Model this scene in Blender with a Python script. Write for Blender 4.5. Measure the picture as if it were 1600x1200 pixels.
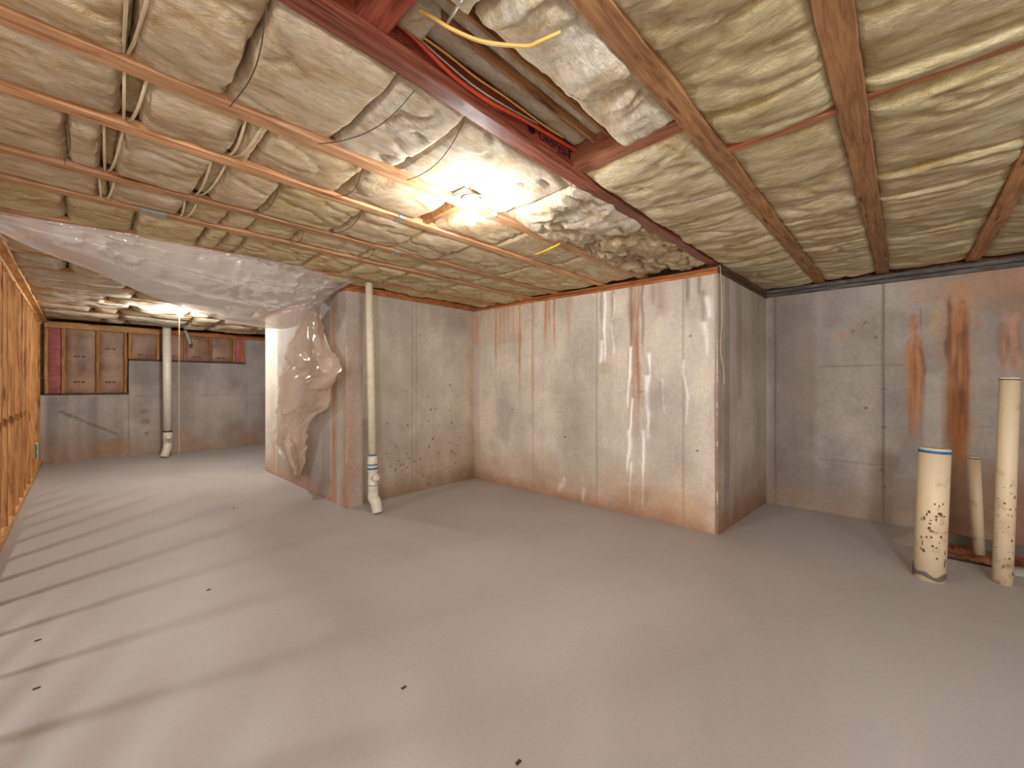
import bpy, math, random
import numpy as np
from mathutils import Vector

# ------------------------------------------------------------------ camera, world, lights
S = bpy.context.scene
for o in list(bpy.data.objects): bpy.data.objects.remove(o)
H = 1.37; F = 642.5; YAW = .7608; PITCH = .0017
cam = bpy.data.cameras.new('camera'); camo = bpy.data.objects.new('camera', cam)
S.collection.objects.link(camo); S.camera = camo
cam.sensor_width = 36; cam.lens = 36*F/1600; cam.clip_start = .02; cam.clip_end = 60
camo.location = (0, 0, H); camo.rotation_euler = (math.pi/2+PITCH, 0, YAW-math.pi/2)
w = bpy.data.worlds.new('world'); S.world = w; w.use_nodes = True
w.node_tree.nodes['Background'].inputs[0].default_value = (.9, .85, .8, 1)
w.node_tree.nodes['Background'].inputs[1].default_value = .02
S.view_settings.view_transform = 'Standard'; S.view_settings.look = 'None'
S.view_settings.gamma = 1; S.view_settings.use_curve_mapping = False
S.view_settings.exposure = .68
def lamp(name, loc, power, col, rad):
    l = bpy.data.lights.new(name, 'POINT'); l.energy = power; l.color = col; l.shadow_soft_size = rad
    o = bpy.data.objects.new(name, l); o.location = loc; S.collection.objects.link(o); return o
BULB = (1.565, 1.82, 2.27)
lamp('bulb_light', (BULB[0], BULB[1], BULB[2]-.02), 8, (.98, .98, .97), .045)
lamp('far_bulb_light', (.97, 7.5, 2.30), 72, (.97, .98, 1), .04)
lamp('stud_bay_light', (-2.6, 3.2, 2.35), 108, (.95, .97, 1), .16)
lamp('rear_fill', (.2, -2.3, 2.1), 60, (.94, .98, 1.05), .35)  # added soft fill behind the camera to cut contrast, no fixture there
lamp('rear_left_fill', (-1.9, -1.5, 1.95), 340, (.93, .98, 1.07), .3)  # added fill from rear left, lifts the block walls more than the right wall

# ------------------------------------------------------------------ helpers
fwd = np.array([math.cos(YAW)*math.cos(PITCH), math.sin(YAW)*math.cos(PITCH), math.sin(PITCH)])
rgt = np.array([math.sin(YAW), -math.cos(YAW), 0.]); upv = np.cross(rgt, fwd)
O0 = np.array([0, 0, H])
def at(px, py, ax, val):            # photo measurement -> world point on the plane axis=val
    d = fwd+(px-800)/F*rgt+(600-py)/F*upv
    return O0+(val-O0[ax])/d[ax]*d
def atD(px, py, D):
    return O0+D*(fwd+(px-800)/F*rgt+(600-py)/F*upv)
def proj(p):
    v = np.array(p)-O0; c = v@fwd
    return (800+F*(v@rgt)/c, 600-F*(v@upv)/c, c)
J = 2.474
rnd = random.Random(5)
COL = S.collection
def lin(c): return tuple((x/12.92 if x <= .04045 else ((x+.055)/1.055)**2.4) for x in c)
def hx(r, g, b): return lin((r/255, g/255, b/255))

def _hash(ix, iy, seed):
    n = (ix*374761393+iy*668265263+seed*1274126177) & 0xffffffff
    n = ((n ^ (n >> 13))*1274126177) & 0xffffffff
    return ((n ^ (n >> 16)) & 0xffff)/65535.
def vn(x, y, seed=0):
    x = np.asarray(x, float); y = np.asarray(y, float)
    ix = np.floor(x).astype(np.int64); iy = np.floor(y).astype(np.int64)
    fx = x-ix; fy = y-iy; fx = fx*fx*(3-2*fx); fy = fy*fy*(3-2*fy)
    a = _hash(ix, iy, seed); b = _hash(ix+1, iy, seed); c = _hash(ix, iy+1, seed); d = _hash(ix+1, iy+1, seed)
    return (a*(1-fx)+b*fx)*(1-fy)+(c*(1-fx)+d*fx)*fy
def fbm(x, y, seed=0, o=4):
    s = 0; a = .5; t = 0
    for k in range(o):
        s = s+a*vn(x*2**k, y*2**k, seed+k*17); t += a; a *= .5
    return s/t

def link(name, verts, faces, m, parent=None, smooth=False, cols=None):
    me = bpy.data.meshes.new(name)
    me.from_pydata([tuple(map(float, v)) for v in verts], [], [tuple(f) for f in faces])
    if smooth: me.polygons.foreach_set('use_smooth', [True]*len(me.polygons))
    if cols is not None:
        a = me.color_attributes.new('Col', 'FLOAT_COLOR', 'POINT')
        c4 = np.ones((len(me.vertices), 4), np.float32); c4[:len(cols), :3] = cols
        a.data.foreach_set('color', c4.ravel())
    me.materials.append(m)
    o = bpy.data.objects.new(name, me); COL.objects.link(o)
    if parent: o.parent = parent
    me.update()
    return o
def tag(o, label=None, cat=None, group=None, kind=None):
    if label: o['label'] = label
    if cat: o['category'] = cat
    if group: o['group'] = group
    if kind: o['kind'] = kind
    return o
def thing(name, label=None, cat=None, group=None, kind=None):
    o = bpy.data.objects.new(name, None); o.empty_display_size = .05; COL.objects.link(o)
    return tag(o, label, cat, group, kind)
def boxg(lo, hi, b=.003):
    """bevelled box -> verts, faces"""
    import bmesh
    bm = bmesh.new(); bmesh.ops.create_cube(bm, size=1)
    for v in bm.verts:
        v.co = Vector([lo[i]+(v.co[i]+.5)*(hi[i]-lo[i]) for i in range(3)])
    if b: bmesh.ops.bevel(bm, geom=bm.edges[:], offset=b, segments=1, affect='EDGES')
    bm.verts.index_update()
    V = [tuple(v.co) for v in bm.verts]; Fc = [[v.index for v in f.verts] for f in bm.faces]; bm.free()
    return V, Fc
def box(name, lo, hi, m, parent=None, b=.003):
    V, Fc = boxg(lo, hi, b); return link(name, V, Fc, m, parent)
def board(name, p0, p1, wdt, hgt, m, parent=None, seed=0, warp=.003, n=None):
    """horizontal/vertical plank along p0->p1: section wdt (horizontal) x hgt, slightly uneven; p is bottom centre line"""
    p0 = Vector(p0); p1 = Vector(p1); d = (p1-p0); L = d.length; d.normalize()
    if abs(d.z) > .9: side = Vector((1, 0, 0)); up = Vector((0, 1, 0))
    else: side = Vector((-d.y, d.x, 0)).normalized(); up = Vector((0, 0, 1))
    n = n or max(2, int(L/.06)); c = .004
    prof = [(-.5*wdt+c, 0), (.5*wdt-c, 0), (.5*wdt, c), (.5*wdt, hgt-c), (.5*wdt-c, hgt), (-.5*wdt+c, hgt), (-.5*wdt, hgt-c), (-.5*wdt, c)]
    V = []; Fc = []; r = random.Random(seed); ph = [r.uniform(0, 99) for _ in range(4)]
    for i in range(n+1):
        t = i/n*L
        oy = warp*(2*float(vn(t*1.3+ph[0], ph[1]))-1); oz = warp*.6*(2*float(vn(t*1.1+ph[2], ph[3]))-1)
        for k, (a, b) in enumerate(prof):
            e = .0015*(2*float(vn(t*14+k*7+ph[0], k*3.3))-1)
            V.append(p0+d*t+side*(a+oy+e)+up*(b+oz+e))
    for i in range(n):
        for k in range(8):
            a = i*8+k; b = i*8+(k+1) % 8; Fc.append((a, b, b+8, a+8))
    Fc.append(tuple(range(7, -1, -1))); Fc.append(tuple(n*8+k for k in range(8)))
    return link(name, V, Fc, m, parent)
def tube(name, pts, r, m, parent=None, seg=10, sub=6, rads=None, caps=True, smoothp=True):
    P = [Vector(map(float, p)) for p in pts]
    if smoothp and len(P) > 2:
        Q = []; RR = []
        for i in range(len(P)-1):
            a = P[max(i-1, 0)]; b = P[i]; c = P[i+1]; d = P[min(i+2, len(P)-1)]
            for k in range(sub):
                t = k/sub
                Q.append(.5*((2*b)+(c-a)*t+(2*a-5*b+4*c-d)*t*t+(3*b-a-3*c+d)*t**3))
                if rads: RR.append(rads[i]*(1-t)+rads[i+1]*t)
        Q.append(P[-1])
        if rads: RR.append(rads[-1])
        P = Q; rads = RR if rads else None
    V = []; Fc = []; ref = None
    for i, p in enumerate(P):
        t = (P[min(i+1, len(P)-1)]-P[max(i-1, 0)])
        if t.length < 1e-7: t = Vector((0, 0, 1))
        t.normalize()
        if ref is None: ref = Vector((0, 0, 1)) if abs(t.z) < .9 else Vector((1, 0, 0))
        u = ref-t*ref.dot(t); u.normalize(); v = t.cross(u); ref = u
        rr = rads[i] if rads else r
        for k in range(seg):
            a = 2*math.pi*k/seg; V.append(p+u*(rr*math.cos(a))+v*(rr*math.sin(a)))
    n = len(P)
    for i in range(n-1):
        for k in range(seg):
            a = i*seg+k; b = i*seg+(k+1) % seg; Fc.append((a, b, b+seg, a+seg))
    if caps: Fc.append(tuple(range(seg-1, -1, -1))); Fc.append(tuple((n-1)*seg+k for k in range(seg)))
    return link(name, V, Fc, m, parent, smooth=True)
def lathe(name, axis0, axis1, prof, m, parent=None, seg=28, smooth=True):
    """prof: list of (t along the axis in metres, radius)"""
    a = Vector(map(float, axis0)); d = (Vector(map(float, axis1))-a).normalized()
    u = (Vector((1, 0, 0)) if abs(d.x) < .9 else Vector((0, 1, 0))); u = (u-d*u.dot(d)).normalized(); v = d.cross(u)
    V = []; Fc = []
    for t, r in prof:
        for k in range(seg):
            q = 2*math.pi*k/seg; V.append(a+d*t+u*(r*math.cos(q))+v*(r*math.sin(q)))
    for i in range(len(prof)-1):
        for k in range(seg):
            x = i*seg+k; y = i*seg+(k+1) % seg; Fc.append((x, y, y+seg, x+seg))
    Fc.append(tuple(range(seg-1, -1, -1))); Fc.append(tuple((len(prof)-1)*seg+k for k in range(seg)))
    o = link(name, V, Fc, m, parent)
    for p in o.data.polygons: p.use_smooth = smooth and len(p.vertices) == 4
    return o

# ------------------------------------------------------------------ materials
def mat(name):
    m = bpy.data.materials.new(name); m.use_nodes = True
    nt = m.node_tree; b = nt.nodes['Principled BSDF']; return m, nt, b
def N(nt, t, **k):
    n = nt.nodes.new(t)
    for a, v in k.items(): setattr(n, a, v)
    return n
def coords(nt, scale, obj=True, rot=None):
    tc = N(nt, 'ShaderNodeTexCoord'); mp = N(nt, 'ShaderNodeMapping'); mp.inputs['Scale'].default_value = scale
    oi = N(nt, 'ShaderNodeObjectInfo'); vm = N(nt, 'ShaderNodeVectorMath', operation='SCALE')
    vm.inputs[0].default_value = (13.7, 7.1, 5.3); nt.links.new(oi.outputs['Random'], vm.inputs['Scale'])
    nt.links.new(tc.outputs['Object'], mp.inputs['Vector']); nt.links.new(vm.outputs[0], mp.inputs['Location'])
    return mp.outputs[0], oi
def noise(nt, vec, scale, detail=5, rough=.6, dist=0):
    n = N(nt, 'ShaderNodeTexNoise'); n.inputs['Scale'].default_value = scale; n.inputs['Detail'].default_value = detail
    n.inputs['Roughness'].default_value = rough; n.inputs['Distortion'].default_value = dist
    nt.links.new(vec, n.inputs['Vector']); return n.outputs['Fac']
def ramp(nt, fac, stops):
    r = N(nt, 'ShaderNodeValToRGB'); e = r.color_ramp.elements
    while len(e) < len(stops): e.new(.5)
    for i, (p, c) in enumerate(stops): e[i].position = p; e[i].color = (*c, 1)
    nt.links.new(fac, r.inputs['Fac']); return r.outputs['Color']
def mixc(nt, fac, a, b, mode='MIX'):
    n = N(nt, 'ShaderNodeMix', data_type='RGBA', blend_type=mode)
    for s, v in ((0, fac), (6, a), (7, b)):
        if isinstance(v, (int, float)): n.inputs[s].default_value = v
        elif isinstance(v, tuple): n.inputs[s].default_value = (*v, 1)
        else: nt.links.new(v, n.inputs[s])
    return n.outputs[2]
def bump(nt, b, h, strength, dist):
    n = N(nt, 'ShaderNodeBump'); n.inputs['Strength'].default_value = strength; n.inputs['Distance'].default_value = dist
    nt.links.new(h, n.inputs['Height']); nt.links.new(n.outputs[0], b.inputs['Normal'])

def wood(name, light, mid, dark, scale, knots=True, rough=.75, wet=0):
    m, nt, b = mat(name)
    vec, oi = coords(nt, scale)
    f = noise(nt, vec, 3.2, 8, .62, .6)
    c = ramp(nt, f, [(.30, dark), (.46, mid), (.62, light), (.8, mid)])
    if knots:
        v2, _ = coords(nt, tuple(max(s*.55, .9)*(1.0) for s in scale))
        vo = N(nt, 'ShaderNodeTexVoronoi'); vo.inputs['Scale'].default_value = 2.3; nt.links.new(v2, vo.inputs['Vector'])
        k = ramp(nt, vo.outputs['Distance'], [(.09, (.25, .12, .05)), (.19, (1, 1, 1))])
        c = mixc(nt, .8, c, k, 'MULTIPLY')
    v3, _ = coords(nt, (1.3, 1.3, 1.3))
    g = noise(nt, v3, 1.6, 3)
    c = mixc(nt, .55, c, ramp(nt, g, [(.3, (.62, .56, .52)), (.65, (1.1, 1.05, 1))]), 'MULTIPLY')
    hsv = N(nt, 'ShaderNodeHueSaturation'); mr = N(nt, 'ShaderNodeMapRange')
    mr.inputs['To Min'].default_value = .80; mr.inputs['To Max'].default_value = 1.16
    nt.links.new(oi.outputs['Random'], mr.inputs['Value']); nt.links.new(mr.outputs[0], hsv.inputs['Value'])
    nt.links.new(c, hsv.inputs['Color']); nt.links.new(hsv.outputs[0], b.inputs['Base Color'])
    b.inputs['Roughness'].default_value = rough
    bump(nt, b, f, .35, .003)
    return m
GX = (1.2, 14, 14); GZ = (14, 14, 1.0); GY = (14, 1.2, 14)
M = {}
M['joist'] = wood('joist_wood', hx(224, 180, 138), hx(206, 156, 112), hx(162, 114, 76), GX)
M['joist_brown'] = wood('joist_brown_wood', hx(198, 150, 102), hx(172, 124, 80), hx(118, 80, 48), GX)
M['flange_red'] = wood('flange_red_wood', hx(178, 108, 82), hx(138, 72, 50), hx(80, 38, 26), (1.0, 26, 26), knots=False, rough=.5)
M['web_red'] = wood('web_red_board', hx(182, 96, 72), hx(164, 80, 58), hx(130, 60, 44), (5, 9, 9), knots=False, rough=.55)
M['web'] = wood('web_board', hx(150, 98, 62), hx(120, 76, 46), hx(80, 48, 30), (5, 9, 9), knots=False)
M['plate'] = wood('plate_wood', hx(206, 136, 78), hx(178, 106, 56), hx(110, 58, 30), (3, 14, 20), knots=False)
M['plate_y'] = wood('plate_wood_along', hx(206, 134, 76), hx(176, 102, 54), hx(108, 56, 30), (20, 1.6, 30), knots=False)
M['plate_grey'] = wood('grey_sill', hx(120, 112, 104), hx(84, 78, 74), hx(48, 44, 42), (16, 2.0, 26), knots=False)
M['plate_dark'] = wood('dark_sill', hx(112, 78, 50), hx(82, 54, 34), hx(40, 26, 18), (3, 14, 20), knots=False)
M['pine'] = wood('pine_stud', hx(206, 152, 92), hx(184, 126, 68), hx(128, 78, 38), GZ)
M['pine_h'] = wood('pine_board', hx(226, 178, 118), hx(206, 154, 92), hx(160, 106, 56), GY)
M['block'] = wood('blocking_wood', hx(204, 142, 108), hx(182, 116, 82), hx(126, 76, 50), GY)
M['block_red'] = wood('blocking_red_wood', hx(176, 98, 76), hx(150, 76, 56), hx(100, 46, 34), GY)
M['osb'] = wood('subfloor_board', hx(128, 86, 52), hx(96, 60, 36), hx(58, 36, 22), (5, 5, 5), knots=False)

def insul(name, base, light, tan, brown, s1=(2.2, 3.6, 3), s2=(7, 16, 10)):
    m, nt, b = mat(name)
    v, oi = coords(nt, s1)
    f = noise(nt, v, 2.1, 6, .62, 1.2)
    c = ramp(nt, f, [(.22, brown), (.38, tan), (.52, base), (.72, light)])
    v2, _ = coords(nt, s2)
    f2 = noise(nt, v2, 2.5, 6, .7, 1.0)
    c = mixc(nt, .5, c, ramp(nt, f2, [(.28, (.62, .47, .33)), (.55, (1, 1, 1)), (.8, (1.12, 1.1, 1.06))]), 'MULTIPLY')
    hsv = N(nt, 'ShaderNodeHueSaturation'); mr = N(nt, 'ShaderNodeMapRange')
    mr.inputs['To Min'].default_value = .92; mr.inputs['To Max'].default_value = 1.06
    nt.links.new(oi.outputs['Random'], mr.inputs['Value']); nt.links.new(mr.outputs[0], hsv.inputs['Value'])
    nt.links.new(c, hsv.inputs['Color']); nt.links.new(hsv.outputs[0], b.inputs['Base Color'])
    b.inputs['Roughness'].default_value = .85; b.inputs['Sheen Weight'].default_value = .15
    v3, _ = coords(nt, tuple(q*2.6 for q in s2)); f3 = noise(nt, v3, 2.5, 4, .7, 1.5)
    ad = N(nt, 'ShaderNodeMath', operation='MULTIPLY_ADD'); ad.inputs[1].default_value = .35
    nt.links.new(f3, ad.inputs[0]); nt.links.new(f2, ad.inputs[2])
    bump(nt, b, ad.outputs[0], 1.0, .016)
    return m
M['batt'] = insul('cream_insulation', hx(232, 208, 168), hx(242, 226, 196), hx(216, 182, 132), hx(186, 142, 90))
M['batt_y'] = insul('yellow_insulation', hx(222, 200, 150), hx(234, 218, 178), hx(202, 172, 112), hx(168, 130, 72))
M['batt_w'] = insul('white_insulation', hx(232, 218, 190), hx(242, 234, 214), hx(218, 196, 154), hx(186, 154, 108))
M['batt_dirty'] = insul('dirty_insulation', hx(206, 182, 140), hx(226, 206, 168), hx(168, 134, 92), hx(110, 78, 50))
M['batt_r'] = insul('right_insulation', hx(214, 196, 148), hx(228, 214, 172), hx(196, 170, 112), hx(160, 128, 74), (3.6, 1.8, 3), (16, 6, 10))
M['batt_rw'] = insul('right_pale_insulation', hx(226, 208, 164), hx(238, 224, 192), hx(208, 180, 128), hx(176, 140, 88), (3.6, 1.8, 3), (16, 6, 10))
M['pink'] = insul('pink_insulation', hx(206, 120, 116), hx(222, 150, 142), hx(188, 100, 96), hx(150, 74, 70))

m, nt, b = mat('wall_concrete')
at_ = N(nt, 'ShaderNodeVertexColor', layer_name='Col')
v, _ = coords(nt, (1, 1, 1))
n1 = noise(nt, v, 2.6, 7, .62, .4); n2 = noise(nt, v, 26, 5, .65)
c = mixc(nt, .75, at_.outputs['Color'], ramp(nt, n1, [(.3, (.76, .74, .72)), (.55, (1, 1, 1)), (.75, (1.08, 1.06, 1.03))]), 'MULTIPLY')
c = mixc(nt, .6, c, ramp(nt, n2, [(.3, (.80, .78, .75)), (.6, (1.03, 1.03, 1.03))]), 'MULTIPLY')
vo = N(nt, 'ShaderNodeTexVoronoi'); vo.inputs['Scale'].default_value = 16; nt.links.new(v, vo.inputs['Vector'])
pk = ramp(nt, vo.outputs['Distance'], [(.05, (.35, .3, .26)), (.10, (1, 1, 1))])
c = mixc(nt, ramp(nt, noise(nt, v, 1.7, 2), [(.48, (0, 0, 0)), (.7, (1, 1, 1))]), c, mixc(nt, 1.0, c, pk, 'MULTIPLY'))
c = mixc(nt, 1.0, c, (1.50, 1.52, 1.56), 'MULTIPLY')
nt.links.new(c, b.inputs['Base Color']); b.inputs['Roughness'].default_value = .72
bump(nt, b, n2, .35, .004); M['conc'] = m

m, nt, b = mat('floor_concrete')
v, _ = coords(nt, (1, 1, 1))
n1 = noise(nt, v, .8, 6, .55, .6); n2 = noise(nt, v, 60, 4, .6)
c = ramp(nt, n1, [(.3, hx(178, 172, 166)), (.5, hx(187, 181, 174)), (.7, hx(193, 187, 180))])
c = mixc(nt, .35, c, ramp(nt, n2, [(.35, (.86, .86, .86)), (.6, (1, 1, 1))]), 'MULTIPLY')
nt.links.new(c, b.inputs['Base Color']); b.inputs['Roughness'].default_value = .52
b.inputs['Specular IOR Level'].default_value = .35
bump(nt, b, n2, .12, .002); M['floor'] = m

def plain(name, col, rough=.5, metal=0, spots=None, sc=20):
    m, nt, b = mat(name)
    v, _ = coords(nt, (1, 1, 1)); f = noise(nt, v, sc, 4, .6)
    st = spots or [(.3, tuple(x*.85 for x in col)), (.6, col)]
    nt.links.new(ramp(nt, f, st), b.inputs['Base Color'])
    b.inputs['Roughness'].default_value = rough; b.inputs['Metallic'].default_value = metal
    return m
M['pvc'] = plain('white_pvc', hx(232, 222, 200), .35)
M['pvc_y'] = plain('yellowed_pvc', hx(240, 226, 196), .4)
M['pvc_d'] = plain('dirty_pvc', hx(226, 200, 160), .5, spots=[(.27, hx(170, 136, 100)), (.35, hx(214, 186, 146)), (.45, hx(230, 206, 168))], sc=9)
M['primer'] = plain('blue_primer', hx(34, 112, 158), .4)
M['black'] = plain('black_print', hx(38, 30, 30), .7)
M['ink'] = plain('purple_ink', hx(52, 26, 44), .7)
M['steel'] = plain('galvanised', hx(160, 160, 158), .35, .7)
M['orange'] = plain('orange_cable', hx(226, 88, 56), .4)
M['yellow'] = plain('yellow_cable', hx(232, 188, 98), .4)
M['yellow2'] = plain('bright_yellow_cable', hx(236, 204, 50), .4)
M['white'] = plain('white_cable', hx(225, 222, 212), .4)
M['twine'] = plain('twine', hx(214, 196, 156), .7)
M['dwire'] = plain('dark_wire', hx(82, 66, 50), .5)
M['tape'] = plain('grey_tape', hx(168, 164, 156), .4)
M['teal'] = plain('teal_box', hx(30, 120, 120), .4)
M['porc'] = plain('porcelain', hx(240, 238, 230), .25)
M['mortar'] = plain('mortar', hx(110, 100, 88), .9)
M['soil'] = plain('red_clay', hx(150, 84, 48), .95, spots=[(.3, hx(70, 40, 26)), (.5, hx(146, 88, 54)), (.7, hx(176, 124, 84))], sc=7)
M['kraft'] = plain('kraft_paper', hx(168, 132, 102), .5, spots=[(.3, hx(120, 88, 64)), (.5, hx(164, 126, 96)), (.7, hx(182, 146, 116))], sc=3)
M['mud'] = plain('dried_mud', hx(112, 84, 58), .8)
M['print'] = plain('brown_print', hx(78, 52, 38), .7)
M['leaf'] = plain('leaf_debris', hx(70, 56, 40), .8)
M['silver'] = plain('silver_seal', hx(176, 184, 190), .4)
def emis(name, col, st):
    m, nt, b = mat(name); b.inputs['Emission Color'].default_value = (*col, 1); b.inputs['Emission Strength'].default_value = st
    v, _ = coords(nt, (1, 1, 1)); nt.links.new(ramp(nt, noise(nt, v, 3), [(.3, (.95, .9, .85)), (.7, (1, .97, .94))]), b.inputs['Base Color'])
    return m
M['bulb'] = emis('lit_bulb', (1, .95, .88), 90)
# thin polythene
def poly(name, c0, c1, f_tr, f_df):
    m, nt, b = mat(name)
    out = nt.nodes['Material Output']; nt.nodes.remove(b)
    v, _ = coords(nt, (1, 1, 1))
    cc = ramp(nt, noise(nt, v, 1.4, 3), [(.35, c0), (.65, c1)])
    tr = N(nt, 'ShaderNodeBsdfTransparent'); tl = N(nt, 'ShaderNodeBsdfTranslucent'); df = N(nt, 'ShaderNodeBsdfDiffuse'); gl = N(nt, 'ShaderNodeBsdfGlossy')
    gl.inputs['Roughness'].default_value = .10
    for q in (tl, df): nt.links.new(cc, q.inputs['Color'])
    tr.inputs['Color'].default_value = (*hx(252, 246, 240), 1)
    def mx(f, a, b_):
        n = N(nt, 'ShaderNodeMixShader')
        if isinstance(f, float): n.inputs[0].default_value = f
        else: nt.links.new(f, n.inputs[0])
        nt.links.new(a, n.inputs[1]); nt.links.new(b_, n.inputs[2]); return n.outputs[0]
    lw = N(nt, 'ShaderNodeLayerWeight'); lw.inputs['Blend'].default_value = .3
    mr = N(nt, 'ShaderNodeMapRange'); mr.inputs['To Min'].default_value = .08; mr.inputs['To Max'].default_value = .45
    nt.links.new(lw.outputs['Fresnel'], mr.inputs['Value'])
    body = mx(f_df, tl.outputs[0], df.outputs[0]); body = mx(f_tr, body, tr.outputs[0]); fin = mx(mr.outputs[0], body, gl.outputs[0])
    bp = N(nt, 'ShaderNodeBump'); bp.inputs['Strength'].default_value = .5; bp.inputs['Distance'].default_value = .008
    nt.links.new(noise(nt, v, 15, 3, .55, .5), bp.inputs['Height'])
    for q in (gl, df, tl): nt.links.new(bp.outputs[0], q.inputs['Normal'])
    nt.links.new(fin, out.inputs['Surface']); return m
M['poly'] = poly('polythene_sheet', hx(250, 242, 236), hx(252, 250, 248), .36, .45)
M['poly_t'] = poly('polythene_tail', hx(250, 222, 194), hx(252, 232, 212), .26, .55)

# ------------------------------------------------------------------ room shell
C1 = at(414.5, 735, 2, 0); C2 = at(540, 794, 2, 0); C3 = at(742, 747, 2, 0); C4 = at(1122, 836, 2, 0); C5 = at(1197.5, 785, 2, 0)
XS = -.45; YB = 10.70; C6 = np.array([C5[0]+.03, -2.8, 0])
# floor with an open pit by the right wall
px0, px1, py0, py1 = 4.72, 5.36, -1.25, -.13
def slab(name, x0, x1, y0, y1, z0, z1, m, parent=None): return boxg((x0, y0, z0), (x1, y1, z1), 0)
V = []; Fc = []
for a in ((-5, px0, -3.6, 11.2), (px1, 6.4, -3.6, 11.2), (px0, px1, -3.6, py0), (px0, px1, py1, 11.2)):
    v_, f_ = boxg((a[0], a[2], -.12), (a[1], a[3], 0), 0)
    k = len(V); V += v_; Fc += [[i+k for i in f] for f in f_]
floor = tag(link('floor', V, Fc, M['floor']), kind='structure')
# pit: clay, liner edges
gx = np.linspace(px0, px1, 30); gy = np.linspace(py0, py1, 46); X, Y = np.meshgrid(gx, gy, indexing='ij')
Z = -.10+.07*fbm(X*9, Y*9, 3)+.03*(vn(X*22, Y*22, 5) > .6)
V = np.stack([X, Y, Z], -1).reshape(-1, 3); Fc = [(i*46+j, (i+1)*46+j, (i+1)*46+j+1, i*46+j+1) for i in range(29) for j in range(45)]
so = link('soil', V, Fc, M['soil'], floor, True); so['label'] = 'reddish clay soil in the open floor box'
for k, (a, b_, w_, h_) in enumerate([((px0, py0, -.09), (px0, py1, -.09), .016, .10), ((px0, py1, -.09), (px1, py1, -.09), .016, .11), ((px1, py0, -.09), (px1, py1, -.09), .014, .13)]):
    board('box_liner', a, b_, w_, h_, M['black'] if k == 0 else M['mortar'], floor, seed=k, warp=.008)
for (a, b_) in (((px0+.02, py0+.25, .012), (px1-.05, py0+.02, .02)), ((px0+.03, py1-.005, -.03), (px0+.035, py0, -.03)), ((px0+.06, py1-.012, -.02), (px1-.02, py1-.012, -.02))):
    board('liner_edge', a, b_, .022, .02, M['pvc_d'], floor, seed=4)

ceiling = tag(box('ceiling', (-5, -3.6, 2.74), (6.4, 11.2, 2.80), M['osb'], b=0), kind='structure')

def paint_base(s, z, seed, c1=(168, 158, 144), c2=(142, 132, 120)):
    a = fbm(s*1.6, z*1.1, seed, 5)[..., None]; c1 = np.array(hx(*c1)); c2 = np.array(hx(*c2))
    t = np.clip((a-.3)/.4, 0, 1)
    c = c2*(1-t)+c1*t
    st = fbm(s*9, z*.8, seed+5, 4)[..., None]        # faint vertical run marks
    c = c*(.90+.2*st)
    return c
def blend(c, m_, col): m_ = np.clip(m_, 0, 1)[..., None]; return c*(1-m_)+np.array(hx(*col))*m_
class P:
    """paint + relief canvas of one concrete wall; u metres along, z metres up"""
    def __init__(s_, s, z, seed, **k): s_.s = s; s_.z = z; s_.seed = seed; s_.c = paint_base(s, z, seed, **k); s_.h = .004*(fbm(s*3, z*3, seed+9)-.5)+.0015*(fbm(s*22, z*22, seed+3)-.5)
    def seam(s_, u, col=(112, 98, 82), w=.008, z0=0, z1=9, a=.6, dep=-.004):
        d = np.abs(s_.s-u-.004*(vn(s_.z*3, s_.z*0, int(u*77))-.5)); m_ = np.exp(-(d/w)**2)*((s_.z > z0) & (s_.z < z1))
        s_.c = blend(s_.c, m_*a, col); s_.h = s_.h+dep*m_
    def hseam(s_, zz, u0=-9, u1=99, a=.45, dep=-.003):
        m_ = np.exp(-((s_.z-zz-.01*(vn(s_.s*2, s_.s*0, 4)-.5))/.007)**2)*((s_.s > u0) & (s_.s < u1))*(.4+.6*vn(s_.s*4, s_.s*0, 8))
        s_.c = blend(s_.c, m_*a, (104, 90, 76)); s_.h = s_.h+dep*m_
    def streak(s_, u, z1, z0, w, col, a=.8, wob=.02, feather=.25, relief=0, sd=0):
        k = int(abs(u*913)+z0*131+sd)
        cu = u+wob*(vn(s_.z*4, s_.z*0, k)-.5)*2
        ww = w*(.35+1.1*vn(s_.z*6, s_.z*0+3, k+1))
        t = np.clip((s_.z-z0)/max(feather*(z1-z0), .02), 0, 1)*np.clip((z1-s_.z)/.03, 0, 1)
        m_ = np.exp(-((s_.s-cu)/np.maximum(ww, .004))**2)*t
        m_ = m_*(.6+.55*fbm(s_.s*40, s_.z*3, k+2, 3))
        s_.c = blend(s_.c, m_*a, col); s_.h = s_.h+relief*m_
    def blot(s_, u, z, ru, rz, col, a=.5, hard=1.0):
        d = np.sqrt(((s_.s-u)/ru)**2+((s_.z-z)/rz)**2)+.7*(fbm(s_.s*5, s_.z*5, int(u*31+z*17)+2)-.5)
        s_.c = blend(s_.c, np.clip((1-d)*2*hard, 0, 1)*a, col)
    def foot(s_, hgt, col=(150, 112, 78), a=.7, u0=-9, u1=99):
        hh = hgt*(.3+1.3*fbm(s_.s*1.7, s_.s*0, s_.seed+40))
        m_ = np.clip(1-s_.z/np.maximum(hh, .02), 0, 1)**.8*(.55+.6*fbm(s_.s*7, s_.z*7, s_.seed+41))*((s_.s > u0) & (s_.s < u1))
        s_.c = blend(s_.c, m_*a, col)
    def band(s_, u0, u1, z0, z1, col, a=.3, soft=.01):
        m_ = np.clip((s_.s-u0)/soft, 0, 1)*np.clip((u1-s_.s)/soft, 0, 1)*np.clip((s_.z-z0)/.05, 0, 1)*np.clip((z1-s_.z)/.05, 0, 1)
        s_.c = blend(s_.c, m_*a, col)
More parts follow.
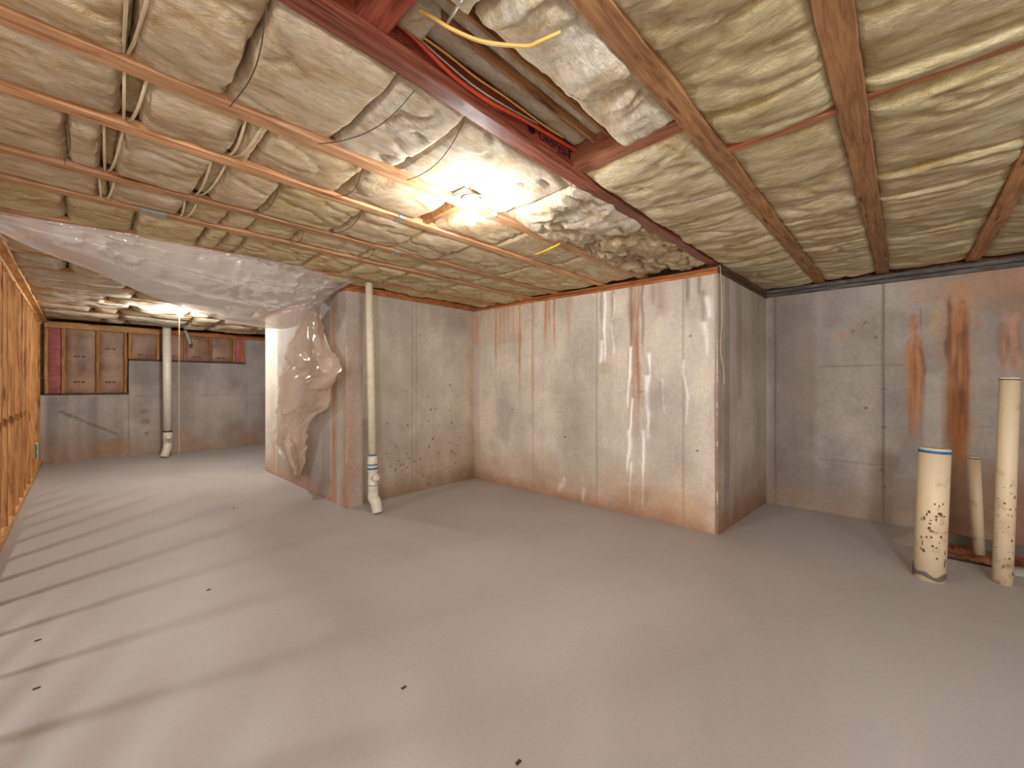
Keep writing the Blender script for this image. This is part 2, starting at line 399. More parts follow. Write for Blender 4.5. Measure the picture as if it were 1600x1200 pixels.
def wall(name, p0, p1, panels, fn, seed, res=.014, thick=.2, **k):
    """panels: (u0,u1,ztop0,ztop1). Front faces the side dir rotated clockwise."""
    p0 = np.array(p0[:2], float); p1 = np.array(p1[:2], float); d = p1-p0; L = np.linalg.norm(d); d /= L; n = np.array([d[1], -d[0]])
    AV = []; AF = []; AC = []
    for (u0, u1, za, zb) in panels:
        nu = max(2, int((u1-u0)/res)+1); nz = max(2, int(max(za, zb)/res)+1)
        uu = np.linspace(u0, u1, nu); tz = np.linspace(0, 1, nz); U, T = np.meshgrid(uu, tz, indexing='ij')
        Zt = za+(zb-za)*(U-u0)/(u1-u0); Zz = T*Zt
        cv = P(U, Zz, seed, **k); fn(cv)
        h = cv.h.copy(); h[0, :] = 0; h[-1, :] = 0
        Vv = np.stack([p0[0]+d[0]*U+n[0]*h, p0[1]+d[1]*U+n[1]*h, Zz-.004*(T == 0)], -1).reshape(-1, 3)
        k0 = len(AV); AV += Vv.tolist(); AC += np.clip(cv.c, 0, 1).reshape(-1, 3).tolist()
        idx = np.arange(nu*nz).reshape(nu, nz)+k0
        a = idx[:-1, :-1].ravel(); b_ = idx[1:, :-1].ravel(); c_ = idx[1:, 1:].ravel(); e = idx[:-1, 1:].ravel()
        AF += np.stack([a, b_, c_, e], -1).tolist()
        # back shell
        bk = [(p0[0]+d[0]*u-n[0]*thick, p0[1]+d[1]*u-n[1]*thick, z) for u, z in ((u0, 0), (u1, 0), (u1, zb), (u0, za))]
        kb = len(AV); AV += bk; AC += [tuple(cv.c.reshape(-1, 3).mean(0))]*4
        f0, f1, f2, f3 = idx[0, 0], idx[-1, 0], idx[-1, -1], idx[0, -1]
        AF += [[kb+1, kb, kb+3, kb+2], [f0]+[kb, kb+1]+[f1], [f1, kb+1, kb+2, f2], [f2, kb+2, kb+3, f3], [f3, kb+3, kb, f0]]
    o = link(name, AV, AF, M['conc'], None, False, np.array(AC, np.float32))
    o.data.polygons.foreach_set('use_smooth', [len(p.vertices) == 4 and p.area < .01 for p in o.data.polygons])
    return tag(o, kind='structure')
def wu(px, py, p0, p1):
    """photo measurement on a vertical wall -> (u,z)"""
    p0 = np.array(p0[:2]); p1 = np.array(p1[:2]); d = (p1-p0)/np.linalg.norm(p1-p0); n = np.array([d[1], -d[0]])
    r = fwd+(px-800)/F*rgt+(600-py)/F*upv
    t = (p0@n)/(r[:2]@n); q = O0+t*r
    return float((q[:2]-p0)@d), float(q[2])
L = lambda a, b_: float(np.linalg.norm(np.array(b_[:2])-np.array(a[:2])))
RUST = (160, 112, 70); RUST2 = (136, 90, 54); TAN = (178, 134, 96); WHT = (214, 208, 198); DRK = (92, 72, 60)
zt = lambda px, py, a, b_: wu(px, py, a, b_)[1]

# projecting block, left face (behind the hanging plastic)
def f3(c):
    q = lambda x, y=650: wu(x, y, C1, C2)
    c.band(-9, q(434)[0], 0, 9, (206, 196, 178), .55); c.seam(q(434)[0]); c.seam(q(424)[0], a=.35)
    for x, w_, cl, a in ((522, .035, (176, 112, 62), .9), (529, .012, WHT, .7), (517, .012, WHT, .4), (490, .05, (150, 146, 142), .4), (505, .03, (126, 104, 86), .5)):
        c.streak(q(x)[0], 2.3, .0, w_, cl, a, .008, .05)
    c.streak(q(428)[0], .7, 0, .05, TAN, .8); c.streak(q(535)[0], 2.4, .8, .05, (132, 108, 88), .6)
    c.foot(.35, (150, 104, 74), .8); c.band(q(483)[0], q(515)[0], 0, 1.6, (146, 142, 138), .4, .1)
w3 = wall('wall_block_left', C1, C2, [(0, L(C1, C2), zt(480, 480, C1, C2)*0+2.43, 2.43)], f3, 11)
def f2(c):
    q = lambda x, y=650: wu(x, y, C2, C3)
    c.seam(q(645)[0], a=.4); c.seam(q(651)[0], a=.3); c.seam(q(738)[0], a=.5)
    c.streak(q(734)[0], 2.42, 0, .05, (178, 138, 100), .5, .01, .05); c.streak(q(545)[0], 2.35, .3, .07, (140, 118, 100), .55)
    c.streak(q(551)[0], 2.4, 1.5, .035, (196, 134, 108), .6); c.foot(.75, (132, 108, 80), .75); c.foot(.2, (120, 88, 60), .8)
    c.streak(q(565)[0], 1.0, 0, .16, (122, 104, 84), .6)
    r = random.Random(3)
    for i in range(46):
        u = q(r.uniform(600, 720))[0]; z = abs(r.gauss(.2, .55)); c.blot(u, z, .014, .012, (74, 62, 52), .8, 2)
    c.blot(q(615)[0], 1.3, .35, .5, (160, 150, 132), .5)
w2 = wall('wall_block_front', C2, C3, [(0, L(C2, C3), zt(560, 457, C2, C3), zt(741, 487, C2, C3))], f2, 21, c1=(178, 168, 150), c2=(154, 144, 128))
def f4(c):
    q = lambda x, y=650: wu(x, y, C3, C4)
    for x in (832, 932, 1067, 1118): c.seam(q(x)[0], (150, 112, 76) if x < 900 else (112, 96, 80), a=.55)
    r = random.Random(8)
    c.band(-9, q(750)[0], 0, 2.5, (182, 170, 156), .5, .03); c.streak(q(744)[0], 2.4, 1.9, .06, (196, 124, 84), .7)
    c.band(q(750)[0], q(835)[0], 1.9, 2.5, (182, 146, 116), .35, .2)
    for x, y0, y1, w_, a in ((775, 485, 600, .012, .75), (782, 485, 560, .01, .5), (788, 482, 570, .01, .6), (794, 482, 540, .012, .6), (802, 480, 540, .014, .6), (812, 478, 660, .013, .85),
                             (853, 470, 555, .02, .85), (858, 470, 530, .014, .7), (866, 468, 560, .014, .8), (889, 470, 550, .02, .35), (832, 475, 660, .012, .5)):
        zt_ = q(x, y0)[1]; zb_ = q(x, y1)[1]; c.streak(q(x)[0], zt_+.1, zb_, w_*1.3, (180, 112, 62), min(1, a*1.25), .006, .5)
    # dark/rust bundle and white lime runs
    for x, y0, y1, w_, cl, a in ((990, 440, 700, .055, (158, 120, 90), .75), (985, 440, 600, .025, (112, 74, 54), .75), (1004, 440, 560, .03, (96, 66, 52), .75), (997, 440, 680, .02, (150, 92, 58), .8),
                                 (1074, 430, 482, .02, (104, 78, 62), .8), (1094, 428, 470, .02, (104, 82, 68), .8), (1100, 460, 520, .02, (120, 92, 76), .6), (958, 452, 520, .02, (120, 88, 68), .5), (940, 455, 525, .016, (118, 92, 72), .6),
                                 (1032, 438, 500, .06, (140, 104, 84), .45), (1020, 440, 480, .03, (138, 96, 76), .5), (942, 600, 470, .02, (150, 120, 96), .3)):
        c.streak(q(x)[0], q(x, min(y0, y1))[1]+.06, q(x, max(y0, y1))[1], w_, cl, a, .012, .3)
    for x, y0, y1, w_, a in ((943, 455, 570, .012, .8), (938, 530, 570, .016, .7), (958, 458, 560, .009, .7), (982, 540, 640, .012, .95), (986, 620, 680, .013, .9), (980, 670, 740, .018, .7), (987, 720, 800, .01, .8),
                             (1013, 550, 600, .011, .8), (1011, 585, 680, .018, .9), (1006, 670, 730, .015, .9), (1004, 720, 800, .013, .8), (1072, 560, 665, .008, .7), (1103, 460, 500, .03, .6), (1102, 500, 560, .02, .5), (1036, 590, 650, .005, .6), (1015, 640, 690, .02, .6)):
        c.streak(q(x)[0], q(x, y0)[1], q(x, y1)[1], w_*1.2, (246, 242, 234), min(1, a*1.2), .03, .15, .008)
    c.foot(.5, (168, 126, 90), .8); c.foot(.14, (132, 90, 60), .75); c.blot(q(1030)[0], .18, .5, .2, (160, 120, 86), .4)
    c.blot(q(790)[0], 1.0, .2, .45, (142, 132, 120), .45); c.blot(q(895)[0], .9, .3, .6, (150, 140, 126), .4); c.blot(q(1045)[0], .9, .3, .8, (148, 140, 128), .45)
    c.blot(q(945)[0], q(945, 575)[1], .12, .08, (176, 146, 116), .35); c.blot(q(1000)[0], q(1000, 612)[1], .05, .02, (164, 110, 74), .6)
    c.band(q(1100)[0], 9, 0, 9, (186, 174, 158), .3, .05)
    for x, y in ((883, 683), (1090, 704), (1079, 525), (800, 640)): c.blot(*q(x, y), .012, .012, (60, 50, 44), .9, 2)
    # loose plastic scraps glued at the foot
    c.streak(q(876)[0], .28, .04, .03, (232, 226, 214), .5, .05, .5); c.streak(q(913)[0], .2, .0, .02, (226, 216, 200), .6, .06, .5)
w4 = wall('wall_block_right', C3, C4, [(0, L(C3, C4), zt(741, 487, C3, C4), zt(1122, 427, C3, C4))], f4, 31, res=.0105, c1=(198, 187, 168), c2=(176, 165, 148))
def f5(c):
    q = lambda x, y=650: wu(x, y, C4, C5)
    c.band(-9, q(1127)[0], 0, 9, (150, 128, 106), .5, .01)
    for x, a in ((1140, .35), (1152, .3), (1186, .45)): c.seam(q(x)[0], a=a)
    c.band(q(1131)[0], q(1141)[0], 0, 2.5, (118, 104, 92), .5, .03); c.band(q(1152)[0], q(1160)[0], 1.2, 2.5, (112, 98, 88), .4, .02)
    c.streak(q(1128)[0], 2.4, 1.2, .02, (96, 76, 62), .7); c.foot(.65, (136, 98, 64), .85); c.foot(.3, (112, 76, 46), .7)
    c.seam(q(1150)[0], z0=0, z1=1.4, a=.5)
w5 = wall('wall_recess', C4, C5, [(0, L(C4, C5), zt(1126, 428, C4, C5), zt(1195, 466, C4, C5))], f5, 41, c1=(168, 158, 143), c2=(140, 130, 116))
def f6(c):
    q = lambda x, y=650: wu(x, y, C5, C6)
    for x in (1211, 1380): c.seam(q(x)[0], (84, 70, 58), .01, a=.8)
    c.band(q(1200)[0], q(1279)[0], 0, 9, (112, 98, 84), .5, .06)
    c.hseam(q(1300, 573)[1], q(1279)[0], q(1440)[0], .7); c.hseam(q(1300, 720)[1], q(1279)[0], q(1380)[0], .5); c.hseam(1.0, q(1440)[0], 9, .4)
    for (x, y) in ((1352, 504), (1333, 517), (1368, 527), (1381, 608), (1381, 668), (1376, 735), (1383, 760), (1353, 637)): c.blot(*q(x, y), .018, .016, (96, 74, 58), .8, 2)
    c.blot(*q(1318, 525), .07, .05, (160, 116, 76), .5)
    for x, y0, y1, w_, cl, a in ((1425, 490, 690, .03, RUST, .8), (1437, 520, 690, .028, RUST, .8), (1421, 545, 640, .015, RUST2, .7), (1432, 560, 690, .012, RUST, .6), (1439, 478, 560, .01, DRK, .6),
                                 (1497, 440, 790, .075, (160, 112, 66), .9), (1500, 530, 740, .05, (146, 92, 46), .9), (1486, 460, 560, .014, (66, 46, 34), .85), (1482, 530, 562, .01, (60, 44, 34), .8), (1507, 465, 540, .02, (110, 60, 26), .8), (1494, 600, 800, .04, (148, 92, 48), .7), (1488, 560, 600, .02, (216, 150, 84), .6),
                                 (1527, 490, 520, .022, (150, 96, 54), .6), (1463, 480, 535, .05, (170, 134, 92), .6), (1572, 500, 590, .03, (104, 70, 42), .8), (1578, 480, 600, .055, (160, 110, 80), .6), (1590, 500, 560, .02, (92, 64, 44), .6), (1568, 520, 560, .012, (70, 50, 36), .7), (1597, 440, 900, .05, (130, 100, 76), .5)):
        c.streak(q(x)[0], q(x, y0)[1], q(x, y1)[1], w_, cl, a, .02, .25)
    rr = random.Random(12)
    for x0, x1, y0, y1, n_ in ((1416, 1442, 500, 700, 16), (1484, 1512, 470, 790, 26), (1565, 1590, 480, 590, 12)):
        for i in range(n_):
            x = rr.uniform(x0, x1); ya = y0+rr.uniform(0, 60); yb = rr.uniform(.5, 1)*(y1-ya)+ya
            c.streak(q(x)[0], q(x, ya)[1], q(x, yb)[1], rr.uniform(.008, .018), rr.choice([(112, 66, 34), (150, 92, 46), (176, 122, 76), (90, 58, 36)]), .6, .02, .4, sd=i)
    c.band(q(1395)[0], 9, 2.12, 2.6, (150, 118, 90), .55, .2); c.band(q(1480)[0], 9, 2.0, 2.6, (146, 104, 72), .5, .3); c.streak(q(1477)[0], q(1, 462)[1], q(1, 495)[1], .04, (206, 204, 204), .8)
    c.foot(.5, (142, 108, 80), .6); c.foot(.75, (124, 84, 52), .85, q(1480)[0]); c.blot(q(1550)[0], .3, .7, .4, (112, 84, 58), .6)
    c.band(q(1440)[0], q(1475)[0], .5, 1.5, (176, 166, 154), .3, .03); c.band(q(1560)[0], q(1600)[0], .9, 2., (176, 166, 152), .3, .1)
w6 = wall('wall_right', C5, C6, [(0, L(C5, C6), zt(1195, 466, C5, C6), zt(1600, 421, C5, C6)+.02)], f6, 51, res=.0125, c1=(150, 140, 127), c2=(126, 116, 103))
# far wall, stepped
PB0 = (XS-.02, YB); PB1 = (4.2, YB+.0)
qb = lambda x, y: wu(x, y, PB0, PB1)
zlow = qb(130, 617)[1]; zmid = qb(290, 566)[1]; ua = qb(201, 600)[0]; ub = qb(383, 600)[0]
def fb(c):
    q = qb
    c.band(q(70, 0)[0], q(95, 0)[0], 0, zlow, (118, 108, 100), .5, .02); c.band(q(135, 0)[0], q(155, 0)[0], 0, zlow, (112, 104, 98), .55, .03)
    c.seam(ua, a=.5); c.seam(q(302, 0)[0], a=.4); c.seam(q(385, 0)[0], a=.5); c.hseam(q(300, 617)[1], ua, ub, .7)
    c.foot(.6, (150, 112, 74), .7); c.blot(q(180, 0)[0], .2, .3, .2, (150, 116, 76), .7)
    for x, y, r_ in ((226, 642, .07), (228, 659, .08), (229, 677, .04)): c.blot(*q(x, y), r_, r_*.8, (136, 98, 62), .9, 1.5)
    for i in range(40): # diagonal crack
        t = i/39; c.blot(q(95+t*90, 0)[0], q(95+t*90, 643+t*36)[1], .03, .02, (92, 78, 68), .6)
    c.blot(q(250, 0)[0], 1.0, .5, .5, (136, 126, 116), .4); c.blot(q(225, 0)[0], 1.5, .3, .2, (120, 110, 104), .4)
wb = wall('wall_back', PB0, PB1, [(0, ua, zlow, zlow), (ua, ub, zmid, zmid), (ub, 4.65, 2.47, 2.47)], fb, 61, res=.026, c1=(160, 150, 140), c2=(130, 121, 112))

# rear closing walls (behind the camera and beyond the stud wall)
def fz(c): c.foot(.4)
wall('wall_rear', (6.2, -3.4), (-4.9, -3.4), [(0, 11.1, 2.74, 2.74)], fz, 71, res=.12)
wall('wall_outer_left', (-4.9, -3.4), (-4.9, 11), [(0, 14.4, 2.74, 2.74)], fz, 72, res=.12)
wall('wall_outer_right', (4.2, 10.9), (4.2, 7.4), [(0, 3.5, 2.74, 2.74)], fz, 73, res=.12)

# sill plates on the concrete
def plates(wobj, a, b_, z0, z1, m, n=2, hh=.036, over=.012, wd=.14, ins=0):
    a = np.array(a[:2]); b_ = np.array(b_[:2]); d = (b_-a)/np.linalg.norm(b_-a); nrm = np.array([d[1], -d[0]])
    for k in range(n):
        o = nrm*(over-wd/2+.004*k)
        p = board('sill_plate', (*(a+o-d*ins), z0+k*(hh+.002)), (*(b_+o), z1+k*(hh+.002)), wd, hh, m, wobj, seed=k+int(z0*50), warp=.004)
    return p
plates(w2, C2, C3, zt(560, 457, C2, C3), zt(741, 487, C2, C3), M['plate'])
plates(w4, C3, C4, zt(741, 487, C3, C4), zt(1122, 427, C3, C4), M['plate_y'], hh=.030)
plates(w5, C4, C5, zt(1126, 428, C4, C5), zt(1195, 466, C4, C5), M['plate_dark'], hh=.034)
plates(w6, C5, C6, zt(1195, 466, C5, C6), zt(1600, 421, C5, C6)+.02, M['plate_grey'], n=2, hh=.040, over=.03)
plates(w3, C1, C2, 2.43, 2.43, M['plate_y'], n=1)

# closing boards above the plates and behind the far framing
def rim(wobj, a, b_, z, m):
    a = np.array(a[:2]); b_ = np.array(b_[:2]); d = (b_-a)/np.linalg.norm(b_-a); nrm = np.array([d[1], -d[0]])*-.07
    board('rim_board', (*(a+nrm), z), (*(b_+nrm), z), .03, 2.74-z, m, wobj, seed=9, warp=.001)
for wo_, a_, b_ in ((w2, C2, C3), (w4, C3, C4), (w5, C4, C5), (w6, C5, C6), (w3, C1, C2)): rim(wo_, a_, b_, 2.44, M['osb'])
box('sheathing', (XS-.2, YB+.165, 0), (4.3, YB+.19, 2.74), M['osb'], wb, b=0)
# stud wall
ws = thing('wall_left', kind='structure')
z0s = .076
board('bottom_plate', (XS-.045, -.6, 0), (XS-.045, YB-.02, 0), .10, .038, M['pine_h'], ws, seed=1)
board('bottom_plate', (XS-.045, -.6, .038), (XS-.045, YB-.02, .038), .089, .038, M['pine_h'], ws, seed=2)
board('top_plate', (XS-.045, -.6, J-.080), (XS-.045, YB-.02, J-.080), .089, .038, M['pine_h'], ws, seed=3)
board('top_plate', (XS-.012, -.6, J-.041), (XS-.012, YB-.02, J-.041), .14, .040, M['pine_h'], ws, seed=4)
ys = [2.60+.475*k for k in range(-7, 18) if 2.60+.475*k < YB-.05]
stud0 = None
for i, y in enumerate(ys):
    if True:
        stud0 = board('stud', (XS-.045+rnd.uniform(-.006, .008), y, z0s), (XS-.045+rnd.uniform(-.006, .008), y, J-.080), .089, .038, M['pine'], ws, seed=20+i, warp=.004)
        stud0.data.transform(__import__('mathutils').Matrix.Translation((0, -y-.019, 0))); stud0.location = (0, y, 0)
    else:
        o = stud0.copy(); COL.objects.link(o); o.location = (rnd.uniform(-.004, .012), y, 0); o.rotation_euler = (0, 0, rnd.uniform(-.02, .02)*0)
    if i+1 < len(ys):
        box('fire_block', (XS-.089, y+.02, 1.03), (XS-.03, ys[i+1]-.02, 1.068), M['pine_h'], ws)
pb = at(56, 705, 0, XS)
ob = thing('outlet_box', 'teal outlet box with white edge on the stud wall', 'outlet box')
box('box_body', (XS-.05, pb[1]-.05, pb[2]-.10), (XS+.012, pb[1]+.05, pb[2]+.10), M['teal'], ob)
box('box_rim', (XS-.02, pb[1]+.05, pb[2]-.12), (XS+.016, pb[1]+.085, pb[2]+.12), M['porc'], ob)
box('device', (XS+.01, pb[1]-.02, pb[2]-.04), (XS+.02, pb[1]+.03, pb[2]+.03), M['porc'], ob)

# framing above the far wall
def zb_(px, py): return qb(px, py)
topz = 2.47
for px_, wpx, z0 in ((72, 5, zlow), (99, 5, zlow), (153, 4.5, zlow), (196.5, 4, zlow), (203, 4.5, zmid), (248, 4.5, zmid), (290, 3.5, zmid), (329, 4.5, zmid), (366, 4, zmid), (381, 3, zmid)):
    p = at(px_, 590, 1, YB); board('stud', (p[0], YB+.02, z0+.03), (p[0], YB+.02, topz), .045, .07, M['pine'], wb, seed=int(px_), warp=.003)
def xb(px_): return float(at(px_, 590, 1, YB)[0])
board('sill_board', (xb(69), YB+.05, zlow), (xb(200), YB+.05, zlow), .14, .034, M['plate_dark'], wb, seed=1)
board('sill_board', (xb(202), YB+.05, zmid), (xb(383), YB+.05, zmid), .14, .034, M['plate_dark'], wb, seed=2)
board('top_board', (xb(69), YB+.02, topz-.11), (xb(250), YB+.02, topz-.11), .12, .11, M['pine_h'], wb, seed=3)
board('top_board', (xb(250), YB+.02, topz-.09), (3.4, YB+.02, topz-.09), .12, .09, M['plate'], wb, seed=4)
def kraft(x0, x1, z0, z1, m, name, seed, lab=None):
    nx, nz = 14, 30; uu = np.linspace(0, 1, nx); vv = np.linspace(0, 1, nz); U, Vv = np.meshgrid(uu, vv, indexing='ij')
    X = x0+(x1-x0)*U; Zz = z0+(z1-z0)*Vv
    Y = YB+.075-.03*np.sin(np.pi*U)**.5*np.minimum(1, 6*np.minimum(Vv, 1-Vv))-.02*(fbm(U*3+seed, Vv*6, seed)-.5)
    G = np.stack([X, Y, Zz], -1).reshape(-1, 3); B = G+np.array([0, .08, 0])
    Fc = [(i*nz+j, (i+1)*nz+j, (i+1)*nz+j+1, i*nz+j+1) for i in range(nx-1) for j in range(nz-1)]
    n = nx*nz; Fb = [(n+0, n+nz-1, n+n-1, n+(nx-1)*nz)]
    o = link(name, np.concatenate([G, B]), Fc+Fb, m, wb, True)
    if lab: o['label'] = lab
    return o
lst = [(74, 97, zlow, 'p'), (101, 151, zlow, 'k'), (155, 195, zlow, 'k'), (205, 246, zmid, 'k'), (250, 288, zmid, 'k'), (292, 327, zmid, 'k'), (331, 364, zmid, 'k'), (368, 380, zmid, 'p')]
for i, (a, b2, z0, k) in enumerate(lst):
    kraft(xb(a), xb(b2), z0+.03, topz-.08, M['pink' if k == 'p' else 'kraft'], 'pink_batt' if k == 'p' else 'kraft_batt', i, 'exposed pink insulation strip' if k == 'p' else 'brown paper faced insulation panel')
    if k == 'k':   # small printed marks on the paper
        xm = (xb(a)+xb(b2))/2
        for dz in ((.62 if i == 1 else .78, .16) if z0 == zlow else (.05,)):
            for t in range(3):
                box('printed_mark', (xm-.09+t*.05, YB+.038, z0+.06+dz), (xm-.09+t*.05+.036-.01*(t == 1), YB+.0385, z0+.06+dz+.022), M['print'], wb, b=0)
tube('grey_conduit', [atD(289, 516, 8.1), atD(294, 527, 8.1), atD(297, 537, 8.15)], .03, M['tape'], wb, seg=8)

# ------------------------------------------------------------------ joists
XR4 = float(C4[0]); XR6 = float(C5[0])
def joist(y0, y1, x0, x1, mf, mw, label, fh=.040, wt=.03, seed=0, dz=0, ztop=2.74):
    t = thing('floor_joist', label, 'joist')
    t.location = (x0, (y0+y1)/2, J+dz)
    a = board('bottom_flange', (0, 0, 0), (x1-x0, 0, 0), y1-y0, fh, mf, t, seed=seed, warp=.006)
    b2 = board('web', (0, 0, fh), (x1-x0, 0, fh), wt, ztop-J-dz-fh-.002, mw, t, seed=seed+1, warp=.001)
    return t
JB = (1.235, 1.312); J1 = (1.915, 2.0); J2 = (2.395, 2.47); J3 = (3.04, 3.115); J4 = (3.465, 3.54); J5 = (4.10, 4.17)
K1 = (.605, .695); K2 = (.10, .195); K3 = (-.50, -.41); K4 = (-1.12, -1.03)
joist(*JB, XS-.1, XR4+.05, M['flange_red'], M['web_red'], 'dark red I-joist with black lettering, orange cable beside it', fh=.05, seed=1)
joist(*J1, XS-.1, XR4+.05, M['joist'], M['web'], 'tan wooden joist carrying the lit bulb fixture', seed=3)
joist(*J2, XS-.1, XR4+.05, M['joist'], M['web'], 'pinkish wooden joist just beyond the bulb, first past it', seed=5)
joist(*J3, XS-.1, XR4+.05, M['joist'], M['web'], 'wooden joist second past the bulb joist', seed=7)
joist(*J4, XS-.1, XR4+.05, M['joist'], M['web'], 'wooden joist just in front of the plastic sheet, with grey tape', seed=9)
joist(*J5, XS-.1, XR4+.05, M['joist'], M['web'], 'wooden joist the plastic sheet hangs from', seed=11)
joist(*K1, -.9, XR6, M['joist_brown'], M['web'], 'brown joist first to the right of the dark red joist', seed=13)
joist(*K2, -.9, XR6, M['joist_brown'], M['web'], 'wide brown joist near vertical in the picture, cracked underside', seed=15)
joist(*K3, -.9, XR6, M['joist_brown'], M['web'], 'rightmost visible brown joist meeting the grey sill', seed=17)
far_y = [4.72+.6*k for k in range(10)]
for i, y in enumerate(far_y):
    joist(y, y+.07, XS-.1, 4.0, M['joist'], M['web'], 'wooden joist in the far room, %s behind the plastic sheet' % ['first', 'second', 'third', 'fourth', 'fifth', 'sixth', 'seventh', 'eighth', 'ninth', 'tenth'][i], seed=30+i)

# ------------------------------------------------------------------ insulation batts
name_aniso = [False]
def batt(x0, x1, y0, y1, m, seed, sag=.03, zc=2.50, rough=.012, rag=0, res=.022, tilt=0, name='insulation_batt', slack=0):
    nx = max(6, int((x1-x0)/res)); ny = max(6, int((y1-y0)/res))
    U, Vv = np.meshgrid(np.linspace(0, 1, nx+1), np.linspace(0, 1, ny+1), indexing='ij')
    X = x0+(x1-x0)*U; Y = y0+(y1-y0)*Vv
    eu = np.minimum(U, 1-U)*(x1-x0); ev = np.minimum(Vv, 1-Vv)*(y1-y0)
    rr_ = random.Random(seed); r = .026
    ru = np.sqrt(np.clip(1-(1-np.clip(eu/r, 0, 1))**2, 0, 1)); rv = np.sqrt(np.clip(1-(1-np.clip(ev/.075, 0, 1))**2, 0, 1))
    dome = (1-(2*U-1)**4)*.35+.65
    bulge = (.020*ru*(.4+.6*rv))+(sag*.75)*ru*rv*dome*(1-(2*Vv-1)**2*.5)
    tilt = tilt+rr_.uniform(-.012, .012)
    ax_, ay_ = (6.5, 2.6) if name_aniso[0] else (2.8, 4.2)
    nz = rough*2.0*(fbm(X*ax_+seed, Y*ay_, seed, 4)-.5)*2
    cre = np.abs(fbm(X*2.3+Y*1.5+seed*1.7, Y*5-X*1.2, seed+31, 3)-.5)*2 if not name_aniso[0] else np.abs(fbm(X*4.5+Y*1.2+seed*1.7, Y*1.6, seed+31, 3)-.5)*2        # creases / folds
    nz += rough*1.5*(1-np.clip(cre*9, 0, 1))*ru*rv
    Z = zc+.018-bulge+nz*ru*rv+tilt*(U-.5)+slack*(Vv-.5)
    if rag:
        e = rag*(fbm(X*10, Y*10, seed+7, 4)-.35); Z = Z-e*.6
        Y = Y+rag*.5*(fbm(X*8, Y*8, seed+8)-.5); X = X+rag*.8*(fbm(X*9, Y*14, seed+9)-.5)
    X = X+.012*(fbm(Y*9, X*2, seed+2)-.5)*2
    Y = Y+.010*(fbm(X*9, Y*2, seed+4)-.5)*2
    cx, cy = (x0+x1)/2, (y0+y1)/2
    G = np.stack([X-cx, Y-cy, Z-zc], -1).reshape(-1, 3)
    T = G.copy(); T[:, 2] = .16
    ny1 = ny+1; n = (nx+1)*ny1
    Fc = [(i*ny1+j, i*ny1+j+1, (i+1)*ny1+j+1, (i+1)*ny1+j) for i in range(nx) for j in range(ny)]
    ring = [i*ny1 for i in range(nx+1)]+[nx*ny1+j for j in range(1, ny1)]+[i*ny1+ny for i in range(nx-1, -1, -1)]+[j for j in range(ny-1, 0, -1)]
    RV = G[ring].copy(); RV[:, 2] = 2.735-zc if zc < 2.6 else .1
    V = np.concatenate([G, RV]); k = len(ring)
    for a in range(k):
        b2 = (a+1) % k; Fc.append((ring[a], ring[b2], n+b2, n+a))
    Fc.append(tuple(n+a for a in range(k)))
    o = link(name, V, Fc, m, None, True); o.location = (cx, cy, zc)
    return o
ORD = ['leftmost', 'second', 'third', 'fourth', 'fifth', 'sixth', 'seventh', 'eighth', 'ninth', 'tenth', 'eleventh', 'twelfth']
def bay(y0, y1, seams, mats, phrase, group, seed, sag=.03, rough=.009, gap=.0, kw=None, res=.022, zc=2.5, adj=None):
    vis = 0; obs = []
    for i in range(len(seams)-1):
        a, b2 = seams[i]+gap/2, seams[i+1]-gap/2
        k = dict((kw or {}).get(i, {})); mm = M[k.pop('m', mats[i % len(mats)])]
        o = batt(a, b2, y0+.004, y1-.004, mm, seed+i*3, **{**dict(sag=sag, rough=rough, res=res, zc=zc), **k})
        c = [proj((x, y, 2.47)) for x in np.linspace(a, b2, 5) for y in (y0, (y0+y1)/2, y1)]
        v_ = any(q[2] > .05 and 0 < q[0] < 1600 and 0 < q[1] < 1200 for q in c)
        obs.append((o, v_))
    vs = [o for o, v_ in obs if v_]; n = len(vs)
    for i, o in enumerate(vs):
        od = 'leftmost' if i == 0 else ('last on the right' if i == n-1 else ORD[i]+' from left')
        tag(o, '%s, %s' % (phrase, od), 'insulation', group)
    for o, v_ in obs:
        if not v_: tag(o, phrase+', out of view, '+ORD[obs.index((o, v_)) % 12], 'insulation', group)
Xp = lambda a, b2: float(at(a, b2, 2, J)[0])
sA = [-.45, Xp(205, 60), Xp(378, 110), Xp(560, 190), Xp(660, 238), Xp(832, 320), Xp(960, 372), XR4-.02]
bay(JB[1]-.02, J1[0]+.02, sA, ['batt', 'batt', 'batt', 'batt_w'], 'cream insulation batt between dark red joist and bulb joist', 'batts between dark red joist and bulb joist', 100, sag=.05, rough=.010,
    kw={3: dict(rough=.014, sag=.05), 4: dict(sag=.045, m='batt_w'), 5: dict(rag=.09, m='batt_w', sag=.07, rough=.03, res=.014), 6: dict(rag=.13, m='batt_dirty', res=.014, sag=.05, rough=.035)}, res=.017)
sB = [-.45, Xp(190, 155), Xp(225, 165), Xp(378, 215), Xp(410, 225), Xp(565, 272), Xp(690, 325), Xp(722, 338), Xp(800, 375), Xp(880, 410), XR4-.02]
bay(J1[1]-.02, J2[0]+.02, sB, ['batt'], 'tan-stained insulation batt directly beyond the bulb joist', 'batts between bulb joist and next joist', 150, sag=.045,
    kw={1: dict(sag=-.01, zc=2.53, m='batt_y'), 3: dict(sag=.03), 6: dict(sag=-.02, zc=2.55, m='batt_dirty')})
sC = [-.45, Xp(104, 215), Xp(160, 235), Xp(182, 242), Xp(322, 278), Xp(345, 285), Xp(415, 320), Xp(548, 345), Xp(650, 372), Xp(720, 392), Xp(800, 425), XR4-.02]
